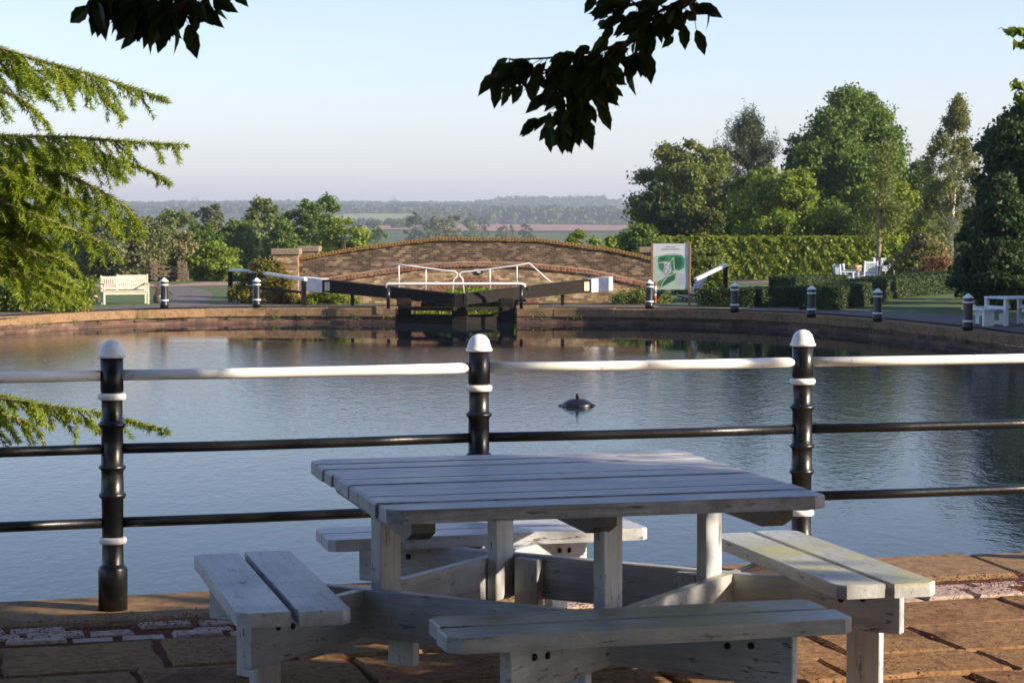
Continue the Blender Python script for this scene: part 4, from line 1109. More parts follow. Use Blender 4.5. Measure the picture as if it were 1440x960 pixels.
def small_picnic():
    p = gz(1424, 457, BZ); t = thing('picnic_table', (p.x, p.y, BZ), R(22), 'smaller white picnic table with attached benches on the shaded right bank', 'picnic table')
    b = MB(); 
    for i in range(6): b.box((0, -.5 + i * .17, .68), (1.1, .16, .05), None, .004)
    b.build('tabletop', M['white_far'], t)
    for sx in (-1, 1):
        for sy in (-1, 1): b = MB(); b.box((sx * .48, sy * .40, .33), (.09, .09, .66)); b.build('leg', M['white_far'], t)
        b = MB(); b.box((sx * .48, 0, .08), (.06, .8, .09)); b.build('stretcher', M['white_far'], t)
        b = MB(); b.box((sx * .48, 0, .44), (.06, .8, .08)); b.build('stretcher', M['white_far'], t)
    for (x, y, r_) in ((-.92, .1, 90), (.2, -.95, 0), (.95, .1, 90), (0, .95, 0)):
        Mr = Matrix.Rotation(R(r_), 3, 'Z'); b = MB()
        for k in (-1, 1): b.box(Vector((x, y, .40)) + Mr @ Vector((0, k * .10, 0)), (.95, .18, .05), Mr, .004)
        b.box(Vector((x, y, .31)), (.9, .04, .12), Mr)
        se = b.build('bench_seat', M['white_far'], t)
        for k in (-1, 1): b = MB(); b.box(Vector((x, y, .19)) + Mr @ Vector((k * .40, 0, 0)), (.07, .3, .38), Mr); b.build('bench_leg', M['white_far'], t)
small_picnic()

# ------------------------------------------------------------------ hedges and shrubs
def G(px, py): q = gz(px, py, BZ); return (q.x, q.y)
hedge('clipped_hedge', [(4.6, 101.5), (18.2, 101.5)], 1.6, 2.12, 'hedge', 'tall clipped bright green beech hedge running behind the map board and the lawn', per=420, ls=.10, seed=2)
hedge('low_hedge', [G(985, 431), G(1060, 431.5), G(1140, 430)], 1.0, [.55, .6, .62], 'box', 'low dark clipped hedge between the map board and the second bollard right of it', per=1700, ls=.036, seed=3)
hedge('low_hedge', [G(1100, 412), G(1135, 409), G(1180, 408)], 1.0, [.62, .62, .6], 'box', 'low dark hedge curling behind the gap above the bollard, left of the chairs', per=1700, ls=.036, seed=4)
hedge('low_hedge', [G(1152, 436), G(1190, 430), G(1240, 418), G(1345, 410)], 1.1, [.72, .7, .72, .8], 'box', 'low dark clipped hedge rising in front of the white garden chairs', per=1700, ls=.036, seed=5)

def shrub(name, px, py, d, top, wpx, leaf, label, seed=1, ls=.07, ncl=26, per=170, kind='bush', cat='shrub', D=None):
    return tree(name, px, py, d, top, wpx, kind, leaf, label, cat, trunk=True, ncl=ncl, per=per, ls=ls, base=.05, seed=seed, tr=.02, part='foliage', D=D)
shrub('shrub', 374, 425, 66.6, 367, 78, 'orange', 'rounded shrub with orange young leaf tips at the left pier of the bridge', 1, .06, 46, 260, D=.9)
shrub('shrub', 462, 427, 66.6, 409, 80, 'hedge', 'low spreading green shrub under the left balance beam', 2, .05, 26, 150)
shrub('shrub', 343, 426, 71, 400, 46, 'mid', 'small green shrub inside the left end of the path railing', 3, .05, 20)
shrub('shrub', 55, 437, 61.5, 386, 150, 'hedge', 'broad dense bush at the far left bank behind the half hidden bollard', 4, .07, 60, 300)
shrub('shrub', -40, 437, 61.0, 380, 150, 'mid', 'broad bush at the left edge of the far bank beyond the frame side', 5, .07, 40, 220)
shrub('shrub', 1000, 424, 67.5, 397, 46, 'bright', 'small yellow green clipped bush right of the slatted lounger', 6, .04, 24, 200)
shrub('shrub', 990, 410, 75, 352, 90, 'olive', 'loose olive green shrub behind the right side of the map board', 7, .07, 36, 200)
shrub('shrub', 905, 428, 66.5, 410, 90, 'olive', 'dry weedy shrub at the foot of the bridge under the map board', 8, .045, 26, 160)
shrub('shrub', 903, 392, 92, 317, 84, 'mid', 'green shrub rising behind the right end of the bridge parapet', 9, .09, 44, 220)
shrub('shrub', 820, 395, 96, 326, 66, 'bright', 'bright green bush tip just above the bridge parapet', 10, .08, 36, 200)
shrub('shrub', 1298, 392, 82, 330, 84, 'bloom', 'cream flowering shrub behind the chairs at the foot of the birch', 11, .08, 44, 240)
shrub('shrub', 1318, 396, 78, 362, 74, 'red', 'low russet leaved shrub beside the dark trees on the right', 12, .06, 26, 150)
shrub('shrub', 1268, 392, 90, 345, 50, 'bright', 'yellow green shrub between the tall hedge and the flowering shrub', 13, .08, 30, 200)
rs = np.random.RandomState(9)
C = np.stack([rs.uniform(-3.5, .8, 9000), rs.uniform(67, 78, 9000), np.zeros(9000)], 1); C[:, 2] = WZ + np.abs(rs.normal(0, .09, 9000)) + (C[:, 1] - 67) * .05
V, Fc = leaf_quads(C, rs, .09, .25, droop=-2); tag(np_mesh('bank_weeds', V, Fc, LEAF['bright']), 'tall green weeds seen through the bridge arch', 'weeds', kind='stuff')
shrub('shrub', 667, 430, 80, 352, 200, 'mid', 'dense green shrub behind the bridge, seen dimly through its arch', 14, .10, 60, 220)  # added to keep sky behind the arch from reflecting in the pool
# grass tufts and weeds along the far coping
cs = []
for P in (fA, fB):
    for a, b in zip(P[:-1], P[1:]):
        for k in range(3):
            t_ = rs.rand(); q = a.lerp(b, t_); m = rs.randint(0, 26); cs.append(np.stack([q.x + rs.normal(0, .10, m), q.y + rs.normal(0, .05, m) - .06, WZ + .12 + np.abs(rs.normal(0, .10, m))], 1))
V, Fc = leaf_quads(np.concatenate(cs), rs, .045, .3, droop=-1); tag(np_mesh('wall_weeds', V, Fc, LEAF['olive']), 'small weeds growing from the brick ledge of the quay', 'weeds', kind='stuff')
# blades over the lawns
n = 60000; X_ = rs.uniform(-22, 26, n); Y_ = rs.uniform(62, 92, n); ok = ((X_ < -7.4) & (Y_ > 63.5)) | ((X_ > 5.3) & (Y_ > 55))
X_, Y_ = X_[ok], Y_[ok]; pp = np.abs(X_ + 9.5 - 0) > 0
V, Fc = leaf_quads(np.stack([X_, Y_, np.full(len(X_), BZ + .02)], 1), rs, .05, .2, droop=-3); 

# ------------------------------------------------------------------ trees of the middle distance
lt = 'trees beyond the left bank'
T_ = [
 ('willow_tree', 165, 400, 98, 305, 130, 'round', 'grey', 'pale green feathery tree directly behind the slatted bench', 1, 70, 260, .11),
 ('hawthorn_tree', 240, 400, 104, 326, 74, 'round', 'bloom', 'hawthorn dotted with cream blossom behind the ribbed timber gate', 2, 60, 240, .11),
 ('dark_tree', 284, 400, 112, 322, 62, 'round', 'mid', 'dense deep green small tree right of the ribbed gate', 3, 60, 260, .11),
 ('bright_shrub_tree', 302, 402, 100, 346, 66, 'round', 'bright', 'bright yellow green bushy tree left of the path railing', 4, 60, 260, .10),
 ('olive_tree', 244, 420, 190, 304, 84, 'round', 'olive', 'dull olive rounded tree behind the hawthorn on the left', 5, 50, 200, .22),
 ('pale_poplar', 296, 420, 215, 297, 58, 'round', 'grey', 'pale grey green tree standing tallest behind the left bushes', 6, 50, 200, .24),
 ('green_tree', 334, 412, 140, 313, 66, 'round', 'mid', 'mid green tree above the upper end of the path railing', 7, 55, 220, .15),
 ('ash_tree', 372, 412, 150, 291, 84, 'round', 'olive', 'olive green spreading ash left of the bridge pier', 8, 64, 240, .16),
 ('tall_tree', 440, 412, 138, 281, 76, 'round', 'mid', 'tallest green tree behind the left end of the bridge', 9, 74, 260, .15),
 ('bright_tree', 484, 410, 128, 314, 74, 'round', 'bright', 'bright green low tree just over the rising bridge parapet', 10, 60, 230, .14),
 ('green_tree', 400, 410, 118, 318, 66, 'round', 'mid', 'green bushy tree right behind the bridge pier cap', 11, 54, 220, .13),
 ('dark_tree', 205, 420, 160, 318, 70, 'round', 'dark', 'dark low tree between the conifer branch tips and the olive tree', 12, 44, 200, .18),
 ('green_tree', 118, 405, 108, 322, 90, 'round', 'mid', 'green tree hidden behind the conifer branches on the left', 13, 50, 220, .13),
 ('green_tree', 20, 405, 112, 318, 110, 'round', 'mid', 'green tree at the left edge behind the big conifer branches', 14, 50, 220, .13),
]
for (nm_, px, py, d, top, wp, kd, lf, lab, sd, ncl, per, ls) in T_:
    tree(nm_, px, py, d, top, wp, kd, lf, lab, 'tree', lt, True, ncl, per, ls, seed=sd, base=.05)
rt = 'trees behind the hedge on the right'
tree('olive_tree', 962, 390, 112, 212, 128, 'round', 'olive', 'broad olive green tree left of the pine, over the right end of the bridge', 'tree', rt, True, 110, 420, .13, seed=21, base=.06)
tree('dark_shrub_tree', 928, 390, 108, 262, 60, 'round', 'dark', 'dark lower tree at the left foot of the broad olive tree', 'tree', rt, True, 50, 260, .12, seed=22, base=.05)
tree('chestnut_tree', 1196, 390, 118, 143, 166, 'round', 'mid', 'tallest broad dark green tree behind the hedge, with gaps in its crown', 'tree', rt, True, 150, 420, .14, seed=24, base=.10, tr=.028)
tree('bright_ash_tree', 1100, 390, 106, 246, 128, 'round', 'bright', 'light yellow green bushy tree between the pine and the tallest tree', 'tree', rt, True, 90, 330, .11, seed=25, base=.05)
tree('green_tree', 1245, 392, 104, 262, 110, 'round', 'hedge', 'green tree filling the gap behind the slender trunk', 'tree', rt, True, 80, 320, .12, seed=26, base=.05)
tree('green_tree', 1170, 392, 107, 292, 90, 'round', 'mid', 'low green tree directly over the right part of the tall hedge', 'tree', rt, True, 60, 260, .12, seed=36, base=.05)
tree('green_tree', 1062, 390, 111, 240, 92, 'round', 'mid', 'green tree low under the pine, behind the tall hedge', 'tree', rt, True, 60, 260, .12, seed=41, base=.05)
tree('dark_tree', 1128, 390, 121, 205, 86, 'round', 'dark', 'dark tree filling the gap between the pine and the tallest tree', 'tree', rt, True, 60, 260, .12, seed=42, base=.05)
tree('green_tree', 1292, 390, 112, 238, 92, 'round', 'mid', 'green tree behind the birch, right of the tallest tree', 'tree', rt, True, 60, 260, .12, seed=43, base=.05)
tree('birch_tree', 1333, 385, 92, 138, 104, 'birch', 'birch', 'slender silver birch with drooping sprays near the right edge', 'tree', rt, True, 90, 150, .075, 'bark_birch', .10, seed=27, lean=.35, tr=.016)

def pine():
    rs = np.random.RandomState(5); d = 116; p = at(1050, 390, d); z0 = hgt(p.x, d) - .03; H = CZ + (HZ - 163) / F * d - z0
    t = thing('pine_tree', (p.x, d, z0), 0, 'dark pine with upright candle-like tops between the olive tree and the tallest tree', 'tree', rt)
    mb = MB(); mb.tube([(0, 0, 0), (.1, 0, H * .5), (.15, 0, H * .97)], [.2, .12, .03], 8); C = []; O = []
    for k in range(130):
        h = rs.uniform(.12, .98); a = rs.uniform(0, 6.28); r = 2.15 * max(.05, 1 - h ** 5) * rs.uniform(.3, 1.08); b0 = Vector((.1, 0, H * h * .93)); tip = Vector((math.cos(a) * r, math.sin(a) * r, H * h + .25 + .25 * r))
        m_ = b0.lerp(tip, .6) + Vector((0, 0, -.12)); mb.tube([b0, m_, tip], [.035, .022, .01], 4)
        for q in range(5):
            c = m_.lerp(tip, q / 4); m = 52; s = .17 if q < 4 else .10
            P = rs.normal(size=(m, 3)) * [s, s, s * .7] + np.array(c); 
            if q == 4: P[:, 2] += np.abs(rs.normal(0, .30, m))
            C.append(P); O.append(rs.normal(size=(m, 3)) * .5 + [0, 0, .3])
    V, Fc = leaf_quads(np.concatenate(C), rs, .11, .18, out=np.concatenate(O), droop=-.8)
    np_mesh('crown', V, Fc, LEAF['pine'], t); mb.build('trunk', M['bark'], t)
pine()
def young_tree():
    rs = np.random.RandomState(8); d = 90; p = at(1234, 388, d); H = CZ + (HZ - 204) / F * d - BZ; rnd = random.Random(5)
    t = thing('slender_tree', (p.x, d, BZ), 0, 'slender young tree with bare pale brown trunk in front of the tall hedge', 'tree'); mb = MB(); C = []
    tp = [(0, 0, 0), (.05, 0, H * .3), (.02, 0, H * .55), (.12, 0, H * .78), (.16, 0, H)]; mb.tube(tp, [.12, .10, .075, .04, .008], 8)
    mb.tube([(.05, 0, H * .42), (.28, 0, H * .62), (.42, .1, H * .86)], [.05, .035, .008], 6)
    for k in range(46):
        h = rnd.uniform(.30, .97); a = rnd.uniform(0, 6.28); r = (1.25 - h) * rnd.uniform(.9, 1.9); b0 = Vector((.04 + .1 * h, 0, H * h * .96)); tip = b0 + Vector((math.cos(a) * r, math.sin(a) * r, rnd.uniform(.15, .8)))
        m_ = b0.lerp(tip, .5) + Vector((0, 0, .08)); mb.tube([b0, m_, tip], [.022, .014, .004], 5)
        for q in range(4):
            c = b0.lerp(tip, .35 + .65 * q / 3); m = 26; C.append(rs.normal(size=(m, 3)) * [.20, .20, .13] + np.array(c))
    V, Fc = leaf_quads(np.concatenate(C), rs, .065, .5, droop=.6); np_mesh('crown', V, Fc, LEAF['olive'], t); mb.build('trunk', M['bark_pale'], t)
young_tree()

# dark trees of the right bank: those in the frame and the belt that shades the bank beyond it
tree('dark_fir', 1408, 425, 62, 250, 130, 'cone', 'dark', 'dense near black fir on the right bank behind the small white picnic table', 'tree', None, True, 130, 420, .09, seed=31, base=.03, tr=.02)
tree('dark_tree', 1452, 425, 66, 150, 150, 'round', 'dark', 'dark broadleaf tree over the fir at the right edge, lighter at the top', 'tree', None, True, 130, 420, .10, seed=32, base=.12)
tree('dark_yew', 1372, 420, 70, 290, 60, 'bush', 'dark', 'dark low yew left of the near black fir', 'tree', None, True, 50, 300, .08, seed=33, base=.03)
for i, (x, y, H, W) in enumerate(((18.2, 55.5, 6.2, 6), (20.5, 46, 9.5, 8), (21.5, 52, 7.6, 8), (19.5, 39, 9.5, 8), (26, 40, 10.5, 8), (27, 47, 11, 8), (21, 33, 9.5, 8))):
    tree('bank_tree', 0, 0, y, HZ - (H + BZ - CZ) / y * F, W / y * F, 'round', 'mid', ['low near', 'first tall', 'second tall', 'third tall', 'fourth tall', 'fifth tall', 'sixth tall'][i] + ' broadleaf tree of the belt beyond the right edge that shades the right bank', 'tree', 'trees off the right side', True, 70, 300, .2, seed=50 + i, base=.08, x=x)

# ------------------------------------------------------------------ big conifer on the left near bank
def conifer():
    rs = np.random.RandomState(12); rnd = random.Random(12)
    base = Vector((-7.2, 12.6, 0)); t = thing('cedar_tree', base, 0, 'large yellow green conifer reaching in from the left with drooping needle sprays', 'tree')
    wood = MB(); TC = []; TD = []
    def Pt(px, py, d): return at(px, py, d) - base
    def spray(pts, width=.55, dens=1.0, r=.018, droop=.42, side=(1, -1), fine=1.0):
        """woody branch with drooping side twigs, all clothed in needle tufts"""
        pts = [Vector(p) for p in pts]; n = len(pts)
        cur = []
        for i in range(n - 1):
            for k in range(5):
                tt = k / 5; p0, p1, p2, p3 = pts[max(i - 1, 0)], pts[i], pts[i + 1], pts[min(i + 2, n - 1)]
                cur.append(.5 * ((2 * p1) + (p2 - p0) * tt + (2 * p0 - 5 * p1 + 4 * p2 - p3) * tt ** 2 + (3 * p1 - p0 - 3 * p2 + p3) * tt ** 3))
        cur.append(pts[-1]); wood.tube(cur, [r * .45 * (1 - .85 * i / len(cur)) + .002 for i in range(len(cur))], 6, smooth=True)
        L = sum((b - a).length for a, b in zip(cur[:-1], cur[1:])); s = 0
        for i in range(len(cur) - 1):
            a, b = cur[i], cur[i + 1]; d = (b - a); l = d.length; dn = d.normalized(); m = max(1, int(l / .016))
            for k in range(m): TC.append(a.lerp(b, k / m)); TD.append(dn)
            m2 = l * 36 * dens; m2 = int(m2) + (rnd.random() < m2 - int(m2))
            for k in range(m2):
                f = (s + l * rnd.random()) / L; o_ = a.lerp(b, rnd.random()); sd = rnd.choice(side)
                horiz = dn.cross(Vector((0, 0, 1))).normalized() * sd
                ln = width * 1.3 * (1.03 - f) ** .75 * rnd.uniform(.15, 1.1) * (min(1, .3 + f * 4))
                dir0 = (dn * rnd.uniform(.35, .9) + horiz * rnd.uniform(.15, .8) + Vector((0, 0, -droop * rnd.uniform(.2, 1.3)))).normalized()
                q = [o_]; dd = dir0.copy(); st = 5
                for j in range(st): q.append(q[-1] + dd * ln / st); dd = (dd + Vector((0, 0, -.14))).normalized()
                wood.tube(q, [.0045, .004, .0035, .003, .002, .0012], 4, cap=False)
                for j in range(st):
                    mm = max(1, int(ln / st / .014))
                    for z in range(mm): TC.append(q[j].lerp(q[j + 1], z / mm)); TD.append((q[j + 1] - q[j]).normalized())
                # tertiary hanging twiglets
                for j in range(int(ln * 14)):
                    e = q[rnd.randint(1, st)]; l3 = rnd.uniform(.05, .16); d3 = (dir0 + Vector((rnd.uniform(-.6, .6), rnd.uniform(-.6, .6), rnd.uniform(-1.1, -.2)))).normalized()
                    for z in range(int(l3 / .014)): TC.append(e + d3 * z * .014); TD.append(d3)
            s += l
    B = spray
    B([Pt(-330, 20, 12.4), Pt(-90, 30, 12.2), Pt(0, 68, 12.0), Pt(80, 92, 11.9), Pt(150, 112, 11.8), Pt(236, 141, 11.8)], .42, 1.1, .022)
    B([Pt(-330, 60, 12.8), Pt(-90, 78, 12.6), Pt(0, 97, 12.6), Pt(90, 103, 12.5), Pt(140, 130, 12.4), Pt(178, 168, 12.4)], .42, 1.1, .018)
    B([Pt(-330, 130, 12.4), Pt(-80, 120, 12.3), Pt(10, 130, 12.2), Pt(60, 165, 12.2), Pt(72, 190, 12.2)], .35, .8, .014)
    B([Pt(-330, 150, 12.4), Pt(-80, 176, 12.2), Pt(0, 190, 12.1), Pt(100, 193, 12.0), Pt(180, 199, 11.9), Pt(261, 204, 11.9)], .48, 1.25, .024)
    B([Pt(-200, 190, 12.8), Pt(0, 205, 12.6), Pt(110, 212, 12.5), Pt(190, 232, 12.4), Pt(241, 257, 12.4)], .40, 1.2, .016)
    B([Pt(-200, 205, 12.3), Pt(0, 226, 12.2), Pt(80, 240, 12.1), Pt(140, 268, 12.0), Pt(178, 292, 12.0), Pt(202, 325, 12.0)], .42, 1.3, .016)
    B([Pt(-200, 240, 12.6), Pt(0, 245, 12.4), Pt(60, 262, 12.4), Pt(120, 288, 12.3), Pt(172, 332, 12.3)], .34, 1.2, .018)
    B([Pt(-200, 270, 12.1), Pt(-40, 275, 12.0), Pt(40, 298, 11.9), Pt(100, 322, 11.9), Pt(150, 345, 11.9), Pt(172, 366, 11.9)], .28, 1.2, .018)
    B([Pt(-200, 300, 12.6), Pt(-40, 305, 12.5), Pt(40, 326, 12.4), Pt(80, 350, 12.4), Pt(104, 372, 12.4)], .24, 1.2, .015)
    B([Pt(-200, 325, 12.0), Pt(-40, 335, 12.0), Pt(30, 352, 12.0), Pt(62, 374, 12.0)], .22, 1.1, .013)
    for k in range(17):
        y0 = 226 + (k % 8) * 19 + rnd.uniform(-8, 8); dd = 12.2 + rnd.uniform(-.5, 1.2)
        B([Pt(-260, y0 - 10, dd), Pt(-60, y0, dd), Pt(20, y0 + 22, dd), Pt(65 + rnd.uniform(-25, 25), y0 + 42, dd), Pt(95 + rnd.uniform(-30, 25), y0 + 66, dd)], .28, 1.2, .014)
    # low bough behind the rails
    B([Pt(-300, 540, 11.2), Pt(-60, 553, 11.0), Pt(0, 560, 10.9), Pt(80, 572, 10.8), Pt(150, 583, 10.8), Pt(238, 606, 10.8)], .26, 1.0, .015, .6)
    B([Pt(-300, 535, 11.5), Pt(-60, 548, 11.3), Pt(0, 556, 11.2), Pt(60, 570, 11.1), Pt(120, 592, 11.1), Pt(170, 618, 11.1)], .24, 1.2, .012, .6)
    B([Pt(-300, 560, 11.3), Pt(-60, 575, 11.1), Pt(0, 582, 11.0), Pt(50, 600, 11.0), Pt(66, 640, 11.0)], .3, .9, .012, .8)
    B([Pt(-300, 430, 11.6), Pt(-60, 452, 11.6), Pt(-30, 462, 11.6), Pt(-8, 478, 11.6)], .12, .5, .010, .8)
    B([Pt(-300, 690, 11.2), Pt(-60, 705, 11.2), Pt(-20, 720, 11.2), Pt(2, 745, 11.2)], .12, .6, .010, .8)
    # upper and lower boughs out of frame make the rest of the tree
    for k in range(26):
        z = 1.2 + k * .34; a = rnd.uniform(-2.7, 2.4); rr = 3.6 * (1.05 - k / 30)
        e = Vector((math.cos(a) * rr, math.sin(a) * rr, z - .5)); 
        if e.x + base.x > -4.6: e.x = -4.6 - base.x - rnd.random() * .5
        B([Vector((0, 0, z)), e * .5 + Vector((0, 0, z * .5 + .25)), e], .7, .35, .03)
    tr = MB(); tr.tube([(0, 0, -.05), (.05, 0, 3), (0, .1, 6.5), (0, 0, 10.2)], [.26, .2, .12, .02], 12); tr.build('trunk', M['bark'], t)
    # needles: short blades radiating from every tuft centre, leaning forward
    C = np.array([tuple(x) for x in TC]); Dn = np.array([tuple(x) for x in TD]); print('tufts', len(C)); k = 9
    C = np.repeat(C, k, 0); Dn = np.repeat(Dn, k, 0); n = len(C)
    C = C + rs.normal(0, .003, C.shape); d = rs.normal(size=(n, 3)); d -= (d * Dn).sum(1, keepdims=True) * Dn; d /= np.linalg.norm(d, axis=1, keepdims=True) + 1e-9
    d = d + Dn * rs.uniform(.3, 1.3, (n, 1)); d /= np.linalg.norm(d, axis=1, keepdims=True)
    w_ = np.cross(d, rs.normal(size=(n, 3))); w_ /= np.linalg.norm(w_, axis=1, keepdims=True) + 1e-9
    l = rs.uniform(.022, .042, (n, 1)); V = np.stack([C - w_ * .0030, C + w_ * .0030, C + d * l], 1).reshape(-1, 3)
    np_mesh('needles', V, np.arange(3 * n).reshape(n, 3), LEAF['larch'], t)
    wood.build('branches', M['bark_pale'], t)
conifer()

# ------------------------------------------------------------------ cherry tree over the terrace
def cherry():
    rs = np.random.RandomState(21); rnd = random.Random(21)
    base = Vector((5.6, 2.6, 0)); t = thing('cherry_tree', base, 0, 'cherry tree off the right side whose dark leafy twigs hang into the top', 'tree')
    wood = MB(); wood.tube([(0, 0, -.05), (.05, .05, .5), (-.05, .1, 1.6), (0, .2, 2.6), (.1, .3, 4.2), (0, .3, 6.2)], [.27, .22, .19, .17, .11, .03], 14)
    LC = []; LV = []; 
    # leaf blade outline, folded along the midrib with a serrate edge and a drawn-out tip
    half = [(0, 0), (.10, .13), (.22, .22), (.36, .27), (.50, .27), (.64, .23), (.76, .16), (.87, .08), (.94, .03), (1.0, 0)]
    lv = []; lf = []
    def leaf(o_, d, nrm, s, curl=.25):
        x = d.normalized(); y = nrm.cross(x).normalized(); z = x.cross(y); b = len(lv); k = len(half)
        for (u, v) in half: lv.append(o_ + (x * u - z * curl * u * u) * s)
        for sg in (-1, 1):
            for i, (u, v) in enumerate(half): vv = .78 * v * (1 + (.09 if i % 2 else -.04)); lv.append(o_ + (x * u + y * sg * vv - z * (curl * u * u - .35 * vv)) * s)
        for sg in (0, 1):
            for i in range(k - 1):
                a, c, e, g = b + i, b + i + 1, b + k * (1 + sg) + i + 1, b + k * (1 + sg) + i
                if i == 0: lf.append((a, c, e))
                elif i == k - 2: lf.append((a, c, g))
                else: lf.append((a, c, e, g))
    def A(px, py, d): return at(px, py, d) - base
    def twig(pts, n, spread=.05, s=.09, down=.8, r=.006, lead=None):
        pts = [Vector(p) for p in pts]; wood.tube(pts, [r * (1 - .7 * i / (len(pts) - 1)) for i in range(len(pts))], 6)
        for k in range(n):
            u = rnd.random() * (len(pts) - 1); i = min(int(u), len(pts) - 2); o_ = pts[i].lerp(pts[i + 1], u - i); dn = (pts[i + 1] - pts[i]).normalized()
            d = (dn * rnd.uniform(.1, .7) + Vector((rnd.uniform(-1, 1), rnd.uniform(-1, 1), -down * rnd.uniform(.4, 1.5)))).normalized()
            pe = o_ + d * rnd.uniform(.01, .03) + Vector([rnd.gauss(0, spread * .3) for _ in range(3)]); wood.tube([o_, pe], [.0012, .001], 3, cap=False)
            nr = (Vector((rnd.uniform(-.6, .6), -1 if rnd.random() < .6 else rnd.uniform(-1, 1), rnd.uniform(-.2, .9)))).normalized()
            leaf(pe, d, nr, s * rnd.uniform(.7, 1.15), rnd.uniform(.05, .4))
    d = 5.6
    # main hanging limb seen at the top centre
    main = [A(1300, -220, 5.2), A(1120, -120, 5.4), A(985, -10, d), A(930, 28, d), A(880, 62, d), A(850, 90, d), A(820, 118, d), A(795, 150, d)]
    wood.tube(main, [.03, .022, .012, .010, .009, .007, .005, .003], 8)
    twig([A(880, 62, d), A(830, 74, d), A(770, 82, d), A(715, 84, d)], int(46 * 1.2), .065, .068, .55)
    twig([A(855, 88, d), A(800, 100, d), A(745, 98, d), A(712, 104, d)], int(34 * 1.2), .065, .066, .7)
    twig([A(850, 90, d), A(820, 110, d), A(780, 128, d)], int(30 * 1.2), .065, .066, .9)
    twig([A(845, 95, d), A(818, 130, d), A(795, 158, d), A(770, 172, d)], int(34 * 1.2), .065, .068, 1.0)
    twig([A(838, 108, d), A(822, 145, d), A(808, 165, d)], int(20 * 1.2), .04, .08, 1.1)
    twig([A(985, -10, d), A(930, 25, d), A(885, 35, d), A(862, 20, d)], int(26 * 1.2), .065, .068, .4)
    twig([A(960, 0, d), A(920, 20, d), A(900, 10, d), A(880, -5, d)], int(30 * 1.2), .065, .068, .4)
    twig([A(930, 28, d), A(905, 55, d), A(897, 72, d)], int(7 * 1.2), .03, .082, 1.0)
    for (px, py, dx, dz, s) in ((976, 14, 1, -.06, .062), (960, 33, .12, -1, .072), (979, 42, .35, -1, .072), (902, 70, 0, -1, .075), (843, 148, .45, -1, .075), (857, 110, .9, -.35, .05), (858, 122, .7, -.5, .045), (838, -8, -.6, -1, .06), (900, 20, -.9, -.7, .08)):
        o_ = A(px, py, d); leaf(o_, Vector((dx, rnd.uniform(-.2, .2), dz)), Vector((.1, -1, .25)).normalized(), s, .05); wood.tube([o_, o_ + Vector((-dx * .02, 0, .05 * 1))], [.001, .001], 3, cap=False)
    # second cluster top left
    d = 5.3
    wood.tube([A(700, -330, 5.0), A(420, -190, 5.1), A(330, -60, d), A(290, -8, d), A(240, 10, d)], [.025, .018, .010, .006, .004], 8)
    twig([A(330, -50, d), A(270, -12, d), A(215, 0, d), A(170, -8, d)], int(40 * 1.2), .065, .068, .8)
    twig([A(290, -10, d), A(250, 12, d), A(228, 22, d)], int(22 * 1.2), .04, .080, 1.0)
    twig([A(200, -30, d), A(165, -14, d), A(135, -10, d)], int(20 * 1.2), .04, .085, .9)
    twig([A(230, -20, d), A(200, 6, d), A(180, 10, d)], int(16 * 1.2), .04, .08, 1.1)
    for (px, py, dx, dz, s) in ((148, 0, -.5, -1, .085), (235, 36, -.35, -1, .075), (300, 0, .9, -.45, .07), (262, 24, 1, -.3, .045), (188, 10, -.25, -1, .085)):
        leaf(A(px, py, d), Vector((dx, 0, dz)), Vector((.1, -1, .2)).normalized(), s, .05)
    me_ = MB(); me_.v = [tuple(v) for v in lv]; me_.f = lf; me_.smooth = [False] * len(lf); me_.build('hanging_leaves', LEAF['cherry'], t)
    # the crown, out of frame to the right and overhead: clumps of leaf along spreading limbs, massed to deepen the shade below
    C = []; O = []; k = 0
    while k < 1500:
        a = rnd.uniform(0, 6.283); u = rnd.random() ** .5; x = base.x - 2.3 + math.cos(a) * 8.2 * u; y = base.y - 1.6 + math.sin(a) * 7.2 * u
        zlo = 2.95 + .05 * abs(x - 4) if y > 0 else 2.8; z = rnd.uniform(zlo, 3.3 + 4.2 * math.sqrt(max(0, 1 - u * u)))
        p = Vector((x, y, z))
        # stay clear of the view
        if y > .2 and abs(x) < .27 * y + .75 and z < CZ + .125 * y + .75: continue
        if x < 1.0 and z < 3.3: continue
        pa, pb = y + .344 * x, z - .405 * x + rnd.gauss(0, .05)
        if x > 2.0 and pa > 7.7 + rnd.gauss(0, .10) and rnd.random() < (.80 if pa < 8.6 and pb > -.5 else .97): continue  # unseen crown thinned along the sun rays to place the lit patches
        if x > 2.0 and pb < -.05 and pa > 7.0 + rnd.gauss(0, .15) and rnd.random() < .9: continue
        s = rnd.uniform(.30, .58); m = 190; q = rs.normal(size=(m, 3)) * [s * .62, s * .62, s * .36] + np.array([x, y, z]) - np.array(base)
        C.append(q); O.append(np.tile([0, 0, .8], (m, 1))); k += 1
        if k % 3 == 0: wood.tube([Vector((0, .2, min(6, max(2.0, z * .62)))), Vector(((x - base.x) * .5, (y - base.y) * .5, z * .82)), p - base], [.045, .028, .006], 5)
    V, Fc = leaf_quads(np.concatenate(C), rs, .095, .6, out=np.concatenate(O), droop=.5)
    np_mesh('crown', V, Fc, LEAF['mid'], t); wood.build('trunk', M['bark'], t)
cherry()
for i, (x, y, H, W) in enumerate(((-9, -6, 9, 8), (1, -11, 10, 9), (10, -9, 10, 9))):  # unseen trees added to cut the sky light on the terrace
    tree('garden_tree', 0, 0, 40, HZ, W / 40 * F, 'round', 'dark', ['broad garden tree standing behind the photographer on the left', 'broad garden tree standing directly behind the photographer', 'broad garden tree standing behind the photographer on the right'][i], 'tree', 'garden trees behind the photographer', True, 70, 260, .16, seed=80 + i, base=.06, xy=(x, y, H))
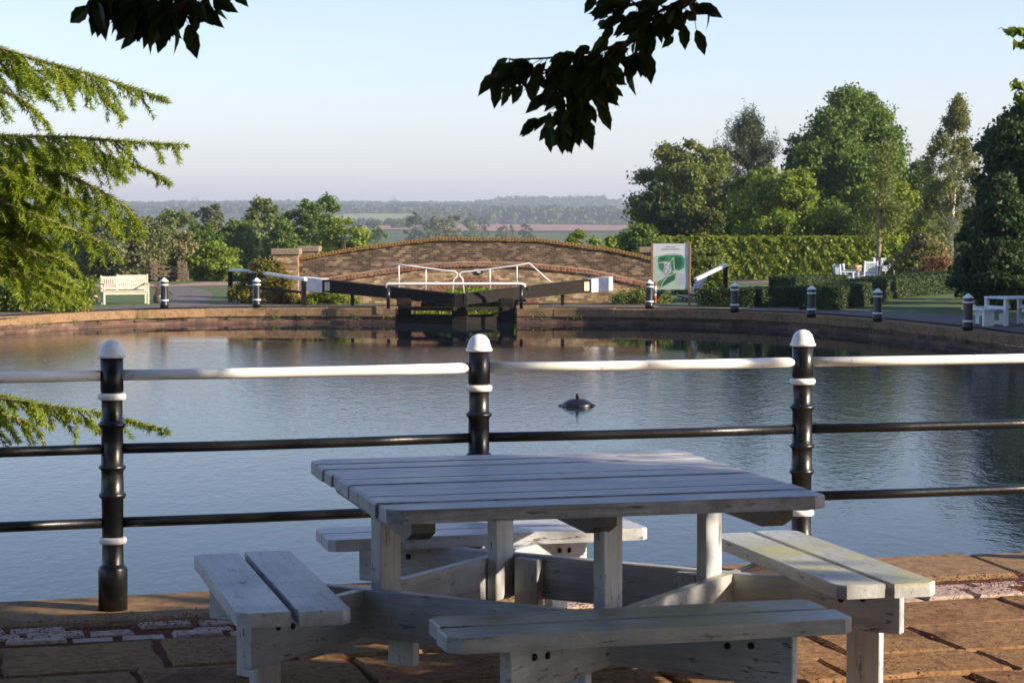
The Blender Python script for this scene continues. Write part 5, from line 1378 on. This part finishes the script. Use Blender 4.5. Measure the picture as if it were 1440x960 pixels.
def side_branch():
    """twigs of a neighbouring tree poking in at the right edge"""
    rs = np.random.RandomState(4); rnd = random.Random(3); base = Vector((13.5, 22, 0)); t = thing('maple_tree', base, 0, 'tree whose few leafy twig tips poke into the sky at the right border', 'tree')
    wood = MB(); wood.tube([(0, 0, -.8), (0, 0, 2), (-.1, 0, 4), (0, 0, 7)], [.25, .2, .15, .05], 10); C = []
    for (pts) in ([(1700, 60), (1500, 62), (1412, 41)], [(1700, 80), (1500, 80), (1436, 62)], [(1700, 130), (1480, 126), (1428, 120)], [(1700, 150), (1480, 150), (1434, 139)]):
        P = [at(a, b, 22) - base for a, b in pts]; P = [Vector((0, 0, P[0].z - .6))] + P; wood.tube(P, [.06, .03, .012, .004], 6)
        for k in range(30):
            u = rnd.random(); q = P[2].lerp(P[3], u); m = 4; C.append(rs.normal(size=(m, 3)) * [.03, .03, .022] + np.array(q))
    for k in range(90):
        a = rnd.uniform(0, 6.28); r = rnd.uniform(.5, 2.6); z = rnd.uniform(2.5, 8); x = math.cos(a) * r + .8
        C.append(rs.normal(size=(120, 3)) * [.35, .35, .25] + np.array([x, math.sin(a) * r, z]))
    V, Fc = leaf_quads(np.concatenate(C), rs, .05, .55, droop=.4); np_mesh('crown', V, Fc, LEAF['bright'], t); wood.build('trunk', M['bark'], t)
side_branch()

# ------------------------------------------------------------------ distant country
def far_wood(name, label, rows, seed, leaf='far', dens=1.0):
    """wood as one mass: crowns of many leafy faces over ground polygons; rows = (px0, px1, d0, d1, count, height, width)"""
    rs = np.random.RandomState(seed); C = []; S_ = []; O = []
    for (p0, p1, d0, d1, cnt, hh, ww) in rows:
        for k in range(cnt):
            d = rs.uniform(d0, d1); px = rs.uniform(p0, p1); x = (px - 720) / F * d; z = hgt(x, d); h = hh * rs.uniform(.75, 1.15); w_ = ww * rs.uniform(.7, 1.2)
            m = int(70 * dens); q = rs.normal(size=(m, 3)); q /= np.linalg.norm(q, axis=1, keepdims=True)
            P = np.array([x, d, z + h * .55]) + q * [w_ * .5, w_ * .5, h * .5] * rs.uniform(.7, 1.08, (m, 1)); C.append(P); O.append(q + [0, 0, .3]); S_.append(np.full(m, w_ * .17))
    C = np.concatenate(C); S_ = np.concatenate(S_)[:, None]; O = np.concatenate(O); n = len(C)
    V, Fc = leaf_quads(np.zeros((n, 3)), rs, 1.0, .8, out=O); V = V.reshape(n, 4, 3) * S_[:, None] + C[:, None]
    tag(np_mesh(name, V.reshape(-1, 3), Fc, LEAF[leaf]), label, 'woodland', kind='stuff')
far_wood('distant_wood', 'bluish wood along the skyline ridge on the left and centre', [(120, 665, 3050, 3500, 1300, 10, 12), (120, 560, 2500, 3000, 620, 9, 12)], 1)
far_wood('distant_wood', 'low rounded hilltop wood on the skyline right of the centre', [(672, 872, 3200, 3420, 800, 12, 12), (700, 850, 3420, 3600, 300, 18, 13)], 2)
far_wood('distant_wood', 'belt of blue green wood below the hilltop wood', [(690, 1000, 1930, 2060, 330, 12, 11), (560, 680, 2350, 2600, 160, 10, 11)], 3)
far_wood('distant_wood', 'thin tree line at the right end of the skyline', [(872, 1010, 3300, 3450, 90, 9, 14), (1010, 1500, 2400, 3300, 500, 14, 16), (-200, 120, 2500, 3400, 500, 14, 16)], 4)
far_wood('valley_wood', 'dense valley wood behind the left bushes', [(150, 520, 420, 900, 420, 9, 9), (-300, 150, 250, 900, 360, 9, 9), (880, 1500, 200, 900, 500, 9, 9), (500, 900, 330, 620, 170, 6.5, 7)], 5, 'mid')
far_wood('hedgerow', 'thin dark hedgerows dividing the far fields', [(470, 640, 1520, 1545, 70, 4.5, 7), (560, 905, 1815, 1840, 80, 3.5, 7), (480, 700, 2340, 2400, 110, 6, 9), (700, 960, 2480, 2520, 90, 6, 9), (590, 700, 1900, 2200, 60, 9, 10), (880, 1010, 2700, 2740, 40, 7, 10)], 15)
def far_tree(px, d, top, wpx, leaf, lab, sd):
    tree('field_tree', px, 320, d, top, wpx, 'round', leaf, lab, 'tree', 'single trees among the far fields', True, 36, 90, wpx / F * d * .045, seed=sd, base=.08)
far_tree(585, 800, 301, 36, 'dark', 'dark round tree left of centre above the bridge parapet', 61)
far_tree(612, 640, 310, 44, 'grey', 'pale grey green tree with a broad crown above the bridge top', 62)
far_tree(636, 650, 306, 40, 'grey', 'pale tree touching the broad pale tree above the bridge top', 63)
far_tree(661, 900, 304, 26, 'mid', 'dark upright tree between the pale trees and the brown field', 64)
far_tree(740, 900, 316, 24, 'dark', 'small dark tree standing alone in front of the brown field', 65)
far_tree(712, 850, 318, 28, 'grey', 'small pale tree left of the lone dark tree at the brown field', 66)
far_tree(525, 1150, 312, 20, 'dark', 'small round dark tree in the left brown field', 67)
far_tree(680, 1000, 308, 16, 'dark', 'slim dark tree at the left end of the brown field', 68)
far_tree(560, 1300, 309, 26, 'mid', 'dark tree at the right end of the left brown field', 69)
far_tree(530, 420, 328, 50, 'mid', 'green tree top just showing over the left slope of the parapet', 70)
far_tree(500, 520, 322, 40, 'mid', 'green tree top right of the bright tree over the parapet', 71)
far_tree(902, 3300, 289, 6, 'dark', 'tiny lone tree on the skyline beside the right hand trees', 72)

def field(name, c, px0, px1, d0, d1, m):
    nx, ny = 14, 8; mb = MB(); vs = []
    for j in range(ny + 1):
        d = d0 + (d1 - d0) * j / ny
        for i in range(nx + 1): x = ((px0 + (px1 - px0) * i / nx) - 720) / F * (d0 * .5 + d1 * .5); vs.append((x, d, hgt(x, d) + .5))
    mb.add(vs, [(j * (nx + 1) + i, j * (nx + 1) + i + 1, (j + 1) * (nx + 1) + i + 1, (j + 1) * (nx + 1) + i) for j in range(ny) for i in range(nx)], smooth=True)
    tag(mb.build(name, m), kind='structure')
M['plough'] = m_simple('ploughed_red_earth', (.20, .10, .065), (.30, .165, .11), .012, .95, 0, stretch=(.3, 2, 1))
M['pasture'] = m_simple('far_pasture', (.13, .19, .05), (.20, .26, .08), .01, .95, 0)
field('brown_field', 0, 640, 905, 1180, 1800, M['plough']); field('brown_field', 0, 505, 590, 1230, 1500, M['plough']); field('brown_field', 0, 498, 580, 1580, 1840, M['plough'])
field('green_field', 0, 470, 600, 1950, 2350, M['pasture']); field('green_field', 0, 610, 660, 1700, 2300, M['pasture']); field('green_field', 0, 700, 960, 2500, 3120, M['pasture'])
field('green_field', 0, 880, 1010, 2300, 3300, M['pasture']); field('green_field', 0, 560, 690, 2650, 2950, M['pasture'])
def pylon(px, d, top, lab):
    x = (px - 720) / F * d; z = hgt(x, d); H = CZ + (HZ - top) / F * d - z; t = thing('pylon', (x, d, z), .4, lab, 'pylon', 'electricity pylons on the skyline'); mb = MB(); r = .35
    for a in range(4):
        sx, sy = ((1, 1), (1, -1), (-1, 1), (-1, -1))[a]; mb.tube([(sx * 3.2, sy * 3.2, 0), (sx * 1.1, sy * 1.1, H * .6), (0, 0, H)], r, 4)
    for k in range(6):
        h0, h1 = H * .1 * k, H * .1 * (k + 1); w0, w1 = 3.2 - .35 * k, 3.2 - .35 * (k + 1); mb.tube([(-w0, -w0, h0), (w1, -w1, h1)], r * .6, 4); mb.tube([(w0, -w0, h0), (-w1, -w1, h1)], r * .6, 4)
    mb.build('tower', M['steel'], t)
    for h, w_ in ((.62, 7), (.76, 9), (.90, 6)): mb = MB(); mb.tube([(-w_, 0, H * h), (0, 0, H * h + 1), (w_, 0, H * h)], r, 4); mb.build('cross_arm', M['steel'], t)
M['steel'] = m_simple('galvanised_steel', (.25, .26, .27), (.35, .36, .37), 5, .6, 0)
pylon(278, 3500, 276, 'grey lattice pylon on the skyline above the ribbed gate'); pylon(457, 3500, 277, 'grey lattice pylon right of the tallest tree behind the bridge end')
pylon(556, 3500, 275, 'grey lattice pylon on the skyline left of the picture centre'); pylon(574, 2700, 287, 'lower grey lattice pylon in front of the skyline wood')

# ------------------------------------------------------------------ haze
hb = MB(); hb.box((0, 4500, 40), (12000, 9200, 160)); m, t_, b_ = new_mat('haze_air'); t_.nodes.remove(b_)
pv = t_.nodes.new('ShaderNodeVolumePrincipled'); pv.inputs['Color'].default_value = (.80, .88, 1, 1); pv.inputs['Density'].default_value = .00025; pv.inputs['Anisotropy'].default_value = .3
t_.links.new(pv.outputs[0], t_.nodes['Material Output'].inputs['Volume'])
hz = hb.build('haze', m); tag(hz, 'thin morning haze over the far country', 'haze', kind='stuff')
